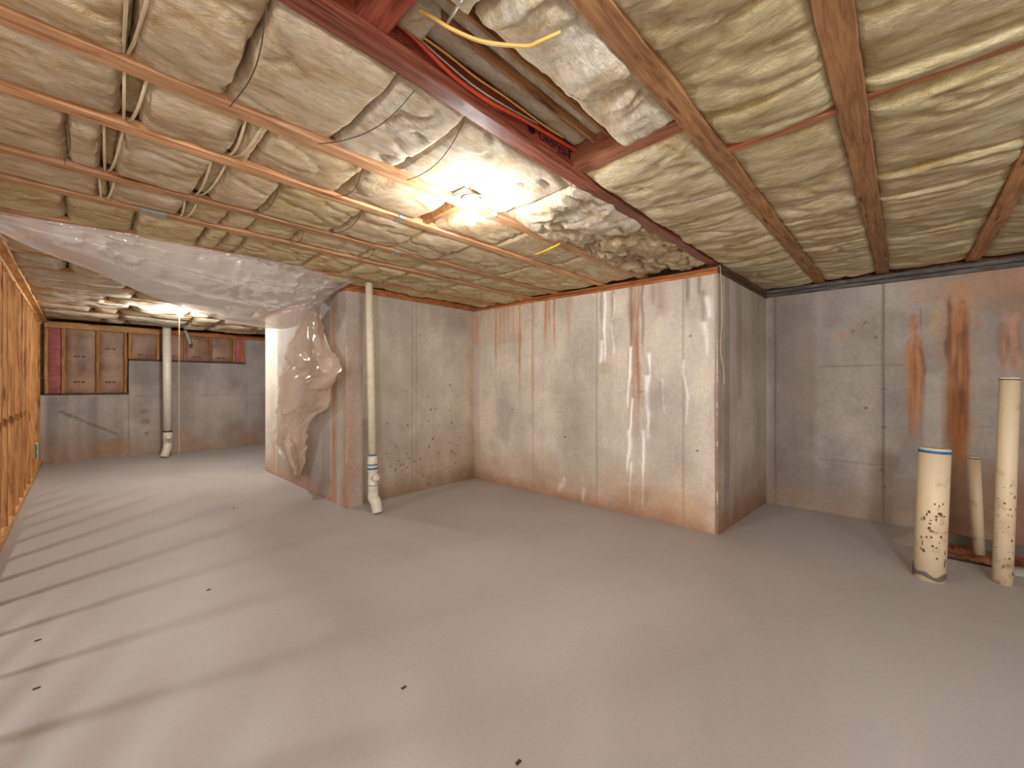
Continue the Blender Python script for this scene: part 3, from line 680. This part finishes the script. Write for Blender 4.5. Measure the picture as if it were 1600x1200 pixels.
bay(J2[1]-.02, J3[0]+.02, sC, ['batt', 'batt', 'batt_y', 'batt'], 'insulation batt in second bay beyond the bulb joist', 'batts in second bay beyond the bulb joist', 200, sag=.04,
    kw={2: dict(sag=-.01, zc=2.53), 4: dict(sag=.0, zc=2.52)})
sD = [-.45, Xp(158, 290), Xp(170, 296), Xp(290, 322), Xp(357, 338), Xp(400, 350), Xp(466, 370), Xp(570, 398), Xp(650, 420), Xp(740, 440), XR4-.02]
bay(J3[1]-.015, J4[0]+.015, sD, ['batt', 'batt_y'], 'insulation batt in third bay beyond the bulb joist', 'batts in third bay beyond the bulb joist', 250, sag=.03)
sE = [-.45, Xp(103, 332), Xp(207, 360), Xp(308, 380), Xp(337, 384), Xp(369, 390), Xp(470, 415), Xp(530, 427), Xp(600, 440), 2.9, XR4-.02]
bay(J4[1]-.02, J5[0]+.02, sE, ['batt_y'], 'yellowish insulation batt bulging just above the plastic sheet', 'batts in the bay before the plastic sheet', 300, sag=.06, rough=.014)
batt(1.95, XR4-.02, J5[1], 4.48, M['batt_y'], 340, sag=.02)['label'] = 'yellowish insulation batt tucked above the front of the concrete block'
bpy.data.objects['insulation_batt'] and None
for o in COL.objects:
    if o.name.startswith('insulation_batt') and 'category' not in o: o['category'] = 'insulation'
# right-hand bays
name_aniso[0] = True
bF1, bF2 = 1.765, 1.80+.05
sF = [bF2+.01, Xp(1080, 345)-.0, Xp(1130, 385), XR4+.05, 4.8, XR6-.03]
bay(K1[1]-.02, JB[0]+.015, sF, ['batt_rw', 'batt_rw', 'batt_r', 'batt_r', 'batt_r'], 'cream insulation batt right of dark red joist, beyond the cross block', 'batts right of dark red joist', 400, sag=.065, rough=.012, res=.017)
tag(batt(.84, bF1-.02, K1[1]-.01, .955, M['batt_w'], 421, sag=.05, zc=2.50, rough=.03, rag=.04, res=.013), 'white fluffy sagging insulation batt above the loose yellow cable', 'insulation')
tag(batt(.2, .82, K1[1]-.01, .97, M['batt_w'], 431, sag=.05, zc=2.49, rough=.03, rag=.05, res=.013), 'white fluffy insulation batt at top edge of the picture', 'insulation')
tag(batt(.74, bF1, 1.052, 1.104, M['batt_w'], 425, sag=.0, zc=2.60, rough=.005), 'narrow cream insulation strip above the open slot, right one', 'insulation')
tag(batt(.74, bF1, 1.150, 1.232, M['batt_w'], 427, sag=.0, zc=2.60, rough=.006), 'narrow cream insulation strip beside the orange cable', 'insulation')
for k, (yy, lab) in enumerate(((1.115, 'brown wooden lath in the open slot beside black gap'), (1.035, 'brown wooden lath against the white fluffy insulation'))):
    tag(board('wooden_lath', (.72, yy, 2.575), (bF1, yy, 2.575), .014, .05, M['joist_brown'], None, seed=60+k), lab, 'lath')
tag(batt(.72, .82, 1.10, 1.22, M['batt_w'], 429, sag=.01, zc=2.56, rough=.02, rag=.05, res=.012), 'small torn white insulation tuft beside the red cross block', 'insulation')
bG = 2.13
sG = [.5, Xp(1010, 0)+.35, Xp(1180, 170)-.12, bG-.02, bG+.05, Xp(1190, 300), Xp(1215, 345), Xp(1240, 385), XR6-.03]
def noblock(seams, cut): return [s for s in seams]
bay(K2[1]-.02, K1[0]+.02, [.5, 1.35, 1.80, bG-.025], ['batt_rw', 'batt_r', 'batt_r'], 'insulation batt between two wide brown joists, near the camera', 'near batts between wide brown joists', 450, sag=.055, rough=.012, res=.017)
bay(K2[1]-.02, K1[0]+.02, [bG+.035, 2.75, 3.35, 4.1, 4.7, XR6-.03], ['batt_r', 'batt_rw', 'batt_r'], 'insulation batt between two wide brown joists, beyond cross block', 'far batts between wide brown joists', 470, sag=.04, rough=.012, res=.02)
bay(K3[1]-.02, K2[0]+.02, [.5, 1.35, 1.62, 1.98, bG-.03], ['batt_r'], 'yellow insulation batt right of the near-vertical joist, near camera', 'near batts right of near-vertical joist', 500, sag=.055, rough=.012, res=.017)
bay(K3[1]-.02, K2[0]+.02, [bG+.045, 2.95, 3.30, 4.2, XR6-.03], ['batt_r'], 'yellow insulation batt right of near-vertical joist, beyond cross block', 'far batts right of near-vertical joist', 520, sag=.045, rough=.012, res=.02)
bay(K4[1]-.02, K3[0]+.02, [1.4, 2.6, 3.5, 4.5, XR6-.03], ['batt_r'], 'yellow insulation batt in the rightmost bay', 'batts in the rightmost bay', 540, sag=.05, rough=.012)
# far room bays
name_aniso[0] = False
ys_f = [J5[1]]+[v for y in far_y for v in (y, y+.07)]
nm = ['first', 'second', 'third', 'fourth', 'fifth', 'sixth', 'seventh', 'eighth', 'ninth', 'tenth']
for i in range(10):
    y0, y1 = ys_f[2*i], ys_f[2*i+1]
    r = random.Random(900+i); x = XS+.02; k = 0; row = []
    while x < (1.98 if y0 < 7.2 else 3.2):
        wdt = r.uniform(.55, .95) if r.random() < .75 else r.uniform(.25, .4)
        x2 = min(x+wdt, 2.0 if y0 < 7.2 else 3.4)
        o = batt(x, x2-.01, y0, y1, M[r.choice(['batt', 'batt_w', 'batt'])], 600+i*20+k, sag=r.uniform(.05, .10), rough=.014, res=.045)
        tag(o, 'pale sagging batt in far room, %s row behind sheet, %s' % (nm[i], 'leftmost' if k == 0 else ORD[k]+' from left'), 'insulation', 'far room batts, %s row' % nm[i])
        x = x2+.002; k += 1

# blocking boards
def blk(x0, x1, y0, y1, z0, z1, m, lab, seed): 
    tag(board('cross_block', ((x0+x1)/2, y0, z0), ((x0+x1)/2, y1, z0), x1-x0, z1-z0, m, None, seed=seed), lab, 'block')
blk(bF1, bF2, K1[1]-.02, JB[0]+.035, J+.02, 2.72, M['block'], 'pinkish cross block between dark red joist and brown joist', 1)
blk(.60, .70, K1[1]-.02, JB[0]+.035, J+.052, J+.16, M['block_red'], 'short red-brown block crossing the dark red joist at top', 2)
blk(bG-.02, bG+.025, K2[1]-.02, K1[0]+.02, J+.008, 2.70, M['block'], 'orange-brown cross block between the two wide brown joists', 3)
blk(bG-.02, bG+.03, K3[1]-.02, K2[0]+.02, J+.02, 2.70, M['block'], 'brown cross block half covered right of near-vertical joist', 4)
xk = Xp(700, 335); blk(xk-.02, xk+.025, J1[1]-.02, J2[0]+.02, J+.01, 2.70, M['joist_brown'], 'dark cross block just below the lit bulb', 5)

# lettering on the dark red joist
fc = bpy.data.curves.new('lettering', 'FONT'); fc.body = '\u25cf Georgia-Pacific'; fc.size = .068; fc.extrude = .0008
to = bpy.data.objects.new('tmp_text', fc); COL.objects.link(to); bpy.context.view_layer.update()
me = bpy.data.meshes.new_from_object(to); bpy.data.objects.remove(to)
lt = bpy.data.objects.new('lettering', me); COL.objects.link(lt); me.materials.clear(); me.materials.append(M['ink'])
pj = bpy.data.objects['floor_joist']; lt.parent = pj
lt.rotation_euler = (math.pi/2, 0, 0)
lx = float(at(824, 178, 1, JB[0]+.02)[0]); lt.location = (lx-(XS-.1), -.0175, .068); lt['label'] = 'black printed lettering on the red web'

# support wires and twine in the bays
def wirearc(x, y0, y1, m, r, label, cat, slant=0, z=2.445, group=None):
    n = 7; pts = []
    for i in range(n):
        t = i/(n-1); pts.append((x+slant*(t-.5)+.012*math.sin(t*5), y0+(y1-y0)*t, z+.05*(2*t-1)**2*1.0))
    tag(tube('support_wire' if cat == 'wire' else 'twine', pts, r, m, seg=6), label, cat, group)
wirearc(Xp(378, 110), JB[1], J1[0], M['dwire'], .0022, 'thin dark support wire bowed under first bay left of dark red joist', 'wire', .05, 2.41)
wirearc(Xp(560, 190), JB[1], J1[0], M['dwire'], .0022, 'thin dark support wire beside the puckered fold near the dark red joist', 'wire', -.1, 2.41)
wirearc(Xp(675, 238), JB[1], J1[0], M['dwire'], .0022, 'thin support wire just left above the lit bulb', 'wire', .12, 2.41)
wirearc(Xp(565, 272), J1[1], J2[0], M['dwire'], .0022, 'thin dark support wire left of the bulb, bay beyond bulb joist', 'wire', .05, 2.425)
for k, (p, s_) in enumerate((((104, 215), 0), ((415, 315), .04), ((545, 345), .03))):
    wirearc(Xp(*p), J2[1], J3[0], M['dwire'], .0022, '%s dark support wire in second bay beyond bulb joist' % ['leftmost', 'middle', 'rightmost'][k], 'wire', s_, 2.43)
for k, p in enumerate(((466, 370), (570, 398))):
    wirearc(Xp(*p), J3[1], J4[0], M['dwire'], .0022, '%s dark support wire in third bay beyond bulb joist' % ['left', 'right'][k], 'wire', .03, 2.44)
tw = [((203, 55), JB[1], J1[0], 'in first bay left of the dark red joist'), ((203, 165), J1[1], J2[0], 'left end of the bay beyond bulb joist'), ((385, 213), J1[1], J2[0], 'mid left of bay beyond bulb joist'),
      ((172, 238), J2[1], J3[0], 'left part of second bay beyond bulb joist'), ((327, 280), J2[1], J3[0], 'middle of second bay beyond bulb joist'), ((165, 293), J3[1], J4[0], 'left part of third bay beyond bulb joist'), ((295, 322), J3[1], J4[0], 'middle of third bay beyond bulb joist')]
for k, (p, a, b2, ph) in enumerate(tw):
    x = Xp(*p)
    t = thing('twine_loop', 'pale looped twine '+ph, 'twine')
    for s_, q in ((-.018, .02), (.018, -.03)):
        pts = [(x+s_+q*(u-.5), a+(b2-a)*u, 2.452+.045*(2*u-1)**2) for u in np.linspace(0, 1, 6)]
        tube('strand', pts, .0055, M['twine'], t, seg=6)
# tape pieces
def tape(px_, py_, jy, lab, ln=.1):
    x = Xp(px_, py_); tag(box('metal_tab', (x-ln/2, jy[0]-.004, J-.006), (x+ln/2, jy[1]+.002, J+.045), M['tape'], None, .002), lab, 'metal tab')
tape(240, 332, J4, 'grey metal tab wrapped on the joist above the plastic sheet', .13)
tape(625, 342, J2, 'small grey tab on the joist left of the bulb', .05)
tape(632, 390, J3, 'small grey tab on second joist past the bulb', .04)
tape(790, 328, J1, 'small grey tab on bulb joist just right of bulb', .04)

# cables
Zc = 2.56
def cab(name, pts, r, m, lab): tag(tube(name, pts, r, m, seg=8), lab, 'cable')
oc = [at(a, b2, 1, JB[0]-.01) for a, b2 in ((600, 20), (640, 52), (672, 84), (712, 122), (762, 158), (812, 184), (862, 213), (905, 238))]
cab('electrical_cable', oc, .0075, M['orange'], 'orange-red cable running along the dark red joist')
yc = [at(a, b2, 1, JB[0]-.03) for a, b2 in ((610, 20), (650, 50), (700, 86), (745, 122), (790, 152), (850, 196), (880, 215))]
cab('electrical_cable', yc, .004, M['yellow'], 'thin yellow cable between orange cable and insulation strip')
wc = [at(a, b2, 1, JB[0]-.005) for a, b2 in ((640, 47), (690, 92), (740, 134), (790, 166), (840, 193))]
cab('electrical_cable', wc, .0035, M['white'], 'thin white wire lying along the orange cable')
yl = [at(*p) for p in ((655, 15, 2, 2.53), (678, 28, 2, 2.50), (705, 45, 2, 2.47), (755, 65, 2, 2.445), (820, 72, 2, 2.43), (840, 66, 2, 2.43), (876, 50, 2, 2.45))]
cab('electrical_cable', yl, .006, M['yellow'], 'loose yellow cable sagging in a curve at top centre')
cab('electrical_cable', [at(724, -6, 2, 2.5), at(712, 15, 2, 2.52), at(698, 38, 2, 2.56)], .005, M['white'], 'short white cable hanging at the top of the slot')
cab('electrical_cable', [at(836, 398, 2, 2.455), at(858, 389, 2, 2.44), at(876, 380, 2, 2.46)], .008, M['yellow2'], 'short bright yellow cable in insulation right of the bulb')
sp = [atD(1125, 414, 3.74), atD(1126, 424, 3.70), atD(1127, 440, 3.685), atD(1128, 500, 3.68), atD(1126, 545, 3.68), atD(1130, 575, 3.68), atD(1132, 600, 3.68)]
tag(tube('string', sp, .0035, M['twine'], seg=6), 'thin pale string hanging at the concrete block corner', 'string')

# ------------------------------------------------------------------ light fixtures
def bulb_mesh(parent, x, y, z, s=1.0):
    prof = [(0, .012*s), (.018*s, .013*s), (.03*s, .02*s), (.05*s, .030*s), (.07*s, .033*s), (.088*s, .029*s), (.100*s, .018*s), (.105*s, .004*s)]
    o = lathe('bulb', (x, y, z), (x, y, z-1), prof, M['bulb'], parent); o.visible_shadow = True
    return o
fx = thing('bulb_fixture', 'bare lit bulb in white porcelain holder under the tan joist', 'light')
bx, by = BULB[0], BULB[1]
box('junction_box', (bx-.085, by-.045, 2.455), (bx+.05, by+.075, 2.50), M['steel'], fx, .004)
lathe('lamp_holder', (bx, by, 2.456), (bx, by, 0), [(0, .05), (.012, .055), (.022, .05), (.035, .028), (.055, .024), (.06, .018)], M['porc'], fx)
bo = bulb_mesh(fx, bx, by, 2.40)
tube('box_wire', [(bx-.06, by-.05, 2.49), (bx-.065, by-.07, 2.47), (bx-.05, by-.055, 2.452)], .004, M['orange'], fx, seg=6)
fx2 = thing('bulb_fixture', 'small lit bulb with long pull cord in the far room', 'light')
fz_ = at(282, 490, 1, 7.5); bx2, by2 = float(fz_[0]), 7.5
lathe('lamp_holder', (bx2, by2, 2.47), (bx2, by2, 0), [(0, .055), (.015, .055), (.03, .03), (.06, .022)], M['porc'], fx2)
bulb_mesh(fx2, bx2, by2, float(fz_[2])+.05, 1.0)
lathe('holder_neck', (bx2, by2, 2.43), (bx2, by2, 0), [(0, .02), (2.43-float(fz_[2])-.05, .018)], M['porc'], fx2)
c_ = at(280, 710, 1, 7.45)
tube('pull_cord', [(bx2-.02, by2-.03, float(fz_[2])+.02), (bx2-.02, by2-.04, 1.5), (float(c_[0]), 7.45, float(c_[2]))], .006, M['twine'], fx2, seg=6)
for o in COL.objects:
    if o.name == 'bulb_light': o.location = (bx, by, 2.335)
    if o.name == 'far_bulb_light': o.location = (bx2, by2, float(fz_[2]))
for o in (bo,)+tuple(x for x in COL.objects if x.name.startswith('bulb.')): o.visible_shadow = False

# ------------------------------------------------------------------ plastic sheet
def catmull(P_, n):
    P_ = np.asarray(P_, float); m_ = len(P_); t = np.linspace(0, m_-1, n); i = np.clip(t.astype(int), 0, m_-2); f = (t-i)[:, None]
    a = P_[np.maximum(i-1, 0)]; b2 = P_[i]; c = P_[i+1]; d = P_[np.minimum(i+2, m_-1)]
    return .5*(2*b2+(c-a)*f+(2*a-5*b2+4*c-d)*f*f+(3*b2-a-3*c+d)*f**3)
cols = [  # px_top,py_top,y_top , px_bot,py_bot,y_bot
    (-60, 318, 4.15, -60, 330, 4.25), (0, 331, 4.12, -2, 362, 4.25), (80, 346, 4.08, 70, 398, 4.30), (160, 358, 4.06, 150, 430, 4.36), (250, 374, 4.06, 240, 470, 4.45), (340, 392, 4.06, 330, 500, 4.52),
    (410, 402, 4.08, 400, 514, 4.65), (470, 412, 4.08, 452, 514, 4.85), (520, 422, 4.15, 480, 500, 5.05), (548, 432, 4.35, 496, 478, 5.15), (562, 436, 4.46, 512, 460, 5.1)]
nu, nv = 240, 90
Tp = catmull([at(a, b2, 1, c) for a, b2, c, _, _, _ in cols], nu); Bp = catmull([at(a, b2, 1, c) for _, _, _, a, b2, c in cols], nu)
U, Vv = np.meshgrid(np.linspace(0, 1, nu), np.linspace(0, 1, nv), indexing='ij')
G = Tp[:, None]*(1-Vv[..., None])+Bp[:, None]*Vv[..., None]
bil = np.sin(np.pi*Vv)*np.sin(np.pi*np.clip(U, 0, 1))**.7
G[..., 1] -= .10*bil                                   # belly toward the room
G[..., 2] -= .03*bil
ph = Vv*3.0+.35*(fbm(U*2.2, Vv*1.2, 5)-.5)*2
fold = (.018+.03*Vv)*np.sin(2*np.pi*ph)*np.sin(np.pi*U)**.6*np.clip(Vv*4, 0, 1)
cr = (np.abs(fbm(U*21+3, Vv*8, 9, 4)-.5)*2)
mask = np.exp(-((U-.72)/.17)**2)*np.exp(-((Vv-.35)/.4)**2)
mask2 = np.exp(-((U-.32)/.05)**2)*np.exp(-((Vv-.3)/.2)**2)
rad = np.sin(26*(U-.9)+9*Vv)*.008*np.clip((U-.78)*6, 0, 1)
crm = (.045*np.exp(-(cr/.16)**2)-.05*cr)*(mask+.5*mask2+.08)
G[..., 1] -= fold+crm+rad; G[..., 2] += .5*fold
hem = np.exp(-((Vv-.97)/.025)**2); G[..., 1] -= .02*hem
sheet = thing('plastic_sheet', 'clear plastic sheet draped under the ceiling, its end hanging down the concrete', 'plastic sheet')
def gridlink(name, G, m, parent):
    nu, nv = G.shape[:2]
    Fc = [(i*nv+j, (i+1)*nv+j, (i+1)*nv+j+1, i*nv+j+1) for i in range(nu-1) for j in range(nv-1)]
    return link(name, G.reshape(-1, 3), Fc, m, parent, True)
gridlink('draped_sheet', G, M['poly'], sheet)
rows = [(470, 484, 500), (492, 476, 503), (520, 461, 514), (550, 452, 524), (575, 447, 534), (600, 441, 524), (628, 436, 519), (645, 434, 499), (665, 432, 486), (690, 431, 484), (715, 446, 480), (742, 466, 470)]
nr = 110; R_ = catmull([(a, b2, c) for a, b2, c in rows], nr); nc = 60
G = np.zeros((nr, nc, 3))
for i in range(nr):
    for j in range(nc):
        t = j/(nc-1); py_ = R_[i, 0]+ (4*math.sin(t*7+i*.1) if 5 < i < nr-8 else 0); px_ = R_[i, 1]*(1-t)+R_[i, 2]*t
        v_ = i/nr
        xx = 1.93-.035*math.sin(t*11+v_*4)-.025*math.sin(t*5.3-v_*7)-.03*math.sin(math.pi*t)
        G[i, j] = at(px_, py_, 0, xx-(.0 if v_ > .1 else .05*(1-v_*10)))
cr = np.abs(fbm(np.linspace(0, 9, nr)[:, None]+np.zeros((1, nc)), np.linspace(0, 5, nc)[None]+np.linspace(0, 4, nr)[:, None], 44, 4)-.5)*2
G[..., 0] -= .05*np.clip(cr*3, 0, 1)
gridlink('hanging_tail', G, M['poly_t'], sheet)
# folded flap over the tail
fl = [(560, 505, 522), (575, 500, 535), (585, 503, 527), (596, 480, 521), (608, 478, 505)]
R_ = catmull(fl, 26); G = np.zeros((26, 24, 3))
for i in range(26):
    for j in range(24):
        t = j/23; G[i, j] = at(R_[i, 1]*(1-t)+R_[i, 2]*t, R_[i, 0], 0, 1.80-.03*math.sin(t*6+i*.2))
gridlink('folded_flap', G, M['poly_t'], sheet)
tube('rolled_edge', [at(504, 463, 0, 1.99), at(520, 455, 0, 1.99), at(536, 446, 0, 1.99), at(550, 438, 0, 1.99), at(566, 434, 1, 4.46)], .022, M['poly'], sheet, seg=10)

# ------------------------------------------------------------------ pipes
def ring(name, a, d, t0, t1, r, m, parent): return lathe(name, Vector(a)+d*t0, Vector(a)+d*t1, [(0, r), (t1-t0, r)], m, parent)
# near vent / drain pipe
D0 = 4.42
pt = Vector(atD(576, 418, D0)); pbm = Vector(atD(583, 765, D0)); d = (pbm-pt).normalized(); Lp = (pbm-pt).length
t = thing('drain_pipe', 'white plastic drain pipe standing before the concrete block corner', 'pipe')
def tt(py): return (py-418)/(765-418)*Lp
lathe('pipe', pt, pbm, [(-.08, .038), (tt(712), .040)], M['pvc_y'], t)
lathe('upper_collar', pt, pbm, [(tt(420), .047), (tt(431), .047)], M['pvc'], t)
ring('primer_ring', pt, d, tt(431), tt(434), .0415, M['primer'], t); ring('primer_ring', pt, d, tt(440), tt(441.5), .041, M['primer'], t)
lathe('coupling', pt, pbm, [(tt(712), .045), (tt(716), .050), (tt(722), .052), (tt(737), .052), (tt(738), .047), (tt(748), .047), (tt(748.5), .052), (tt(768), .052), (tt(769), .047), (tt(776), .047)], M['pvc'], t)
ring('primer_ring', pt, d, tt(709.5), tt(711.5), .0425, M['primer'], t)
ring('primer_ring', pt, d, tt(724.5), tt(726.5), .0530, M['primer'], t); ring('primer_ring', pt, d, tt(730), tt(733), .0530, M['primer'], t)
ring('primer_ring', pt, d, tt(757), tt(758), .0530, M['primer'], t)
pc = pt+d*tt(746); dr = Vector((math.sin(YAW)*.8-math.cos(YAW)*.6, -math.cos(YAW)*.8-math.sin(YAW)*.6, 0)).normalized()
lathe('cleanout_plug', pc+dr*.01, pc+dr*.2, [(0, .042), (.045, .042), (.046, .046), (.062, .046), (.063, .020), (.078, .020)], M['pvc'], t)
pe = [pt+d*tt(768), pt+d*tt(778), Vector(atD(587, 784, D0-.03)), Vector(atD(590, 797, D0-.05))]
pe[-1].z = .012
tube('elbow', pe, .05, M['pvc'], t, seg=20, rads=[.052, .056, .056, .052])
# far pipe
D1 = 7.75
t = thing('drain_pipe', 'white plastic drain pipe standing at the far stepped wall', 'pipe')
a = Vector(atD(260.5, 503, D1)); b2 = Vector(atD(262, 676, D1)); d = (b2-a).normalized()
lathe('pipe', a, b2, [(-.12, .066), ((b2-a).length, .066)], M['pvc'], t)
a = Vector(atD(262, 674, D1)); b2 = Vector(atD(262, 694, D1))
lathe('coupling', a, b2, [(0, .068), (.03, .072), (.16, .072), (.17, .066), ((b2-a).length+.02, .066)], M['pvc'], t)
ring('dark_ring', a, (b2-a).normalized(), -.01, .012, .073, M['black'], t)
lathe('cleanout_plug', Vector(atD(263.5, 683, D1-.05)), Vector(atD(263.5, 683, D1-.3)), [(0, .05), (.05, .05), (.052, .03), (.07, .03)], M['pvc'], t)
pe = [Vector(atD(262, 693, D1)), Vector(atD(261, 701, D1-.02)), Vector(atD(256.5, 710, D1-.05))]; pe[-1].z = .03
tube('elbow', pe, .066, M['pvc_y'], t, seg=18)
# right stubs
def stub(p0, p1, D_, r, label, m, rings, seed, r1=None):
    t = thing('standpipe', label, 'pipe')
    a = Vector(atD(*p0, D_)); b2 = Vector(atD(*p1, D_)); 
    b2.z = min(b2.z, 0.0); d = (b2-a).normalized(); Lp = (b2-a).length; ri = r*.88
    lathe('pipe', a, b2, [(.20, ri*.9), (.0, ri), (0, r), (Lp*.5, r*1.0), (Lp+.02, r)], m, t)
    for (t0, t1, mm, nn) in rings: ring(nn, a, d, t0, t1, r*1.012, M[mm], t)
    return t, a, d, Lp
P1 = at(1452, 903, 2, 0); D1_ = float((P1-O0)@fwd)
t, a, d, Lp = stub((1460.5, 700), (1451.5, 902), D1_, .084, 'thick short cream standpipe with blue rim band and dark mortar foot', M['pvc_d'], [(.016, .034, 'primer', 'primer_band'), (0, .008, 'pvc', 'cut_rim')], 1)
nf = 28; prof = []
V = []; Fc = []
for k in range(nf):
    q = 2*math.pi*k/nf; e = .03*math.sin(q+1.2)+.012*math.sin(q*5)
    for zz in (-.01, .02+.012*math.sin(3*q), .075+e):
        V.append(((b := a+d*(Lp-zz)) + Vector((math.cos(q)*.0865, math.sin(q)*.0865, 0)))[:])
for k in range(nf):
    k2 = (k+1) % nf
    for j in (1,): Fc.append((k*3+j, k2*3+j, k2*3+j+1, k*3+j+1))
link('mortar_band', V, Fc, M['mortar'], t, True)
def patches(t, a, d, Lp, r, n, seed, lo, hi, m='leaf', sz=.012):
    rr = random.Random(seed); V = []; Fc = []
    for i in range(n):
        h = Lp*rr.uniform(lo, hi); q = -YAW+math.pi+rr.uniform(-1.1, 1.1)*.9+ .9; s1 = rr.uniform(.3, 1)*sz; s2 = rr.uniform(.2, 1)*sz; k = len(V)
        u = Vector((math.cos(q), math.sin(q), 0)); w_ = Vector((-u.y, u.x, 0)); c = a+d*h+u*(r+.0008)
        m_ = 5; an = rr.uniform(0, 6)
        for j in range(m_):
            th = an+2*math.pi*j/m_; V.append(c+w_*(s1*math.cos(th)*rr.uniform(.5, 1.2))+d*(s2*2*math.sin(th)*rr.uniform(.5, 1.2)))
        Fc.append(tuple(range(k, k+m_)))
    o = link('mud_flecks', V, Fc, M[m], t); o['kind'] = 'stuff'
patches(t, a, d, Lp, .084, 34, 3, .4, .92, m='mud')
P2 = at(1566, 911, 2, 0); D2_ = float((P2-O0)@fwd)
t, a, d, Lp = stub((1578, 590.5), (1566, 911), D2_, .050, 'tall cream standpipe at right edge with mud specks', M['pvc_d'], [(0, .008, 'pvc', 'cut_rim'), (.010, .016, 'black', 'dark_ring')], 2)
patches(t, a, d, Lp, .050, 30, 5, .5, .95, m='mud', sz=.008)
P3 = at(1528, 862, 2, -.03); D3_ = float((P3-O0)@fwd)
t, a, d, Lp = stub((1522, 713), (1530, 864), D3_, .036, 'thin short cream standpipe rising from the open floor box', M['pvc_d'], [(0, .01, 'pvc', 'cut_rim'), (.014, .019, 'black', 'dark_ring')], 3)
# sealant flashes by the pit
def lump(name, c, sx, sy, sz, m, parent, seed):
    n1, n2 = 14, 8; V = []; Fc = []
    for i in range(n1):
        for j in range(n2+1):
            q = 2*math.pi*i/n1; r_ = j/n2; e = 1+.25*math.sin(3*q+seed)
            V.append((c[0]+sx*r_*e*math.cos(q), c[1]+sy*r_*e*math.sin(q), c[2]+sz*(1-r_**2)))
    for i in range(n1):
        i2 = (i+1) % n1
        for j in range(n2): Fc.append((i*(n2+1)+j, i*(n2+1)+j+1, i2*(n2+1)+j+1, i2*(n2+1)+j))
    return link(name, V, Fc, m, parent, True)
c = at(1590, 895, 2, 0); lump('sealed_ridge', (c[0]+.02, c[1]-.06, -.001), .10, .16, .035, M['floor'], floor, 1)
c = at(1490, 834, 2, 0); lump('sealed_ridge', (px0+.35, py1+.10, -.001), .28, .09, .03, M['floor'], floor, 2)
# debris
for i, (x, y) in enumerate(((366, 794), (59, 1001), (57, 1076), (326, 922), (631, 1075), (1621//2, 1192))):
    c = at(x, y, 2, 0); V, Fc = boxg((c[0]-.012, c[1]-.006, .0005), (c[0]+.012, c[1]+.006, .004), .001)
    o = link('wood_chip', V, Fc, M['leaf'])
    tag(o, ['tiny dark chip on floor in front of the hanging plastic', 'tiny dark chip on left floor, upper of the two near the edge', 'tiny dark chip on left floor, lower of the two near the edge', 'tiny faint chip on floor left of centre', 'tiny dark chip on floor at lower centre', 'tiny dark chip at the bottom edge of the floor'][i], 'debris')
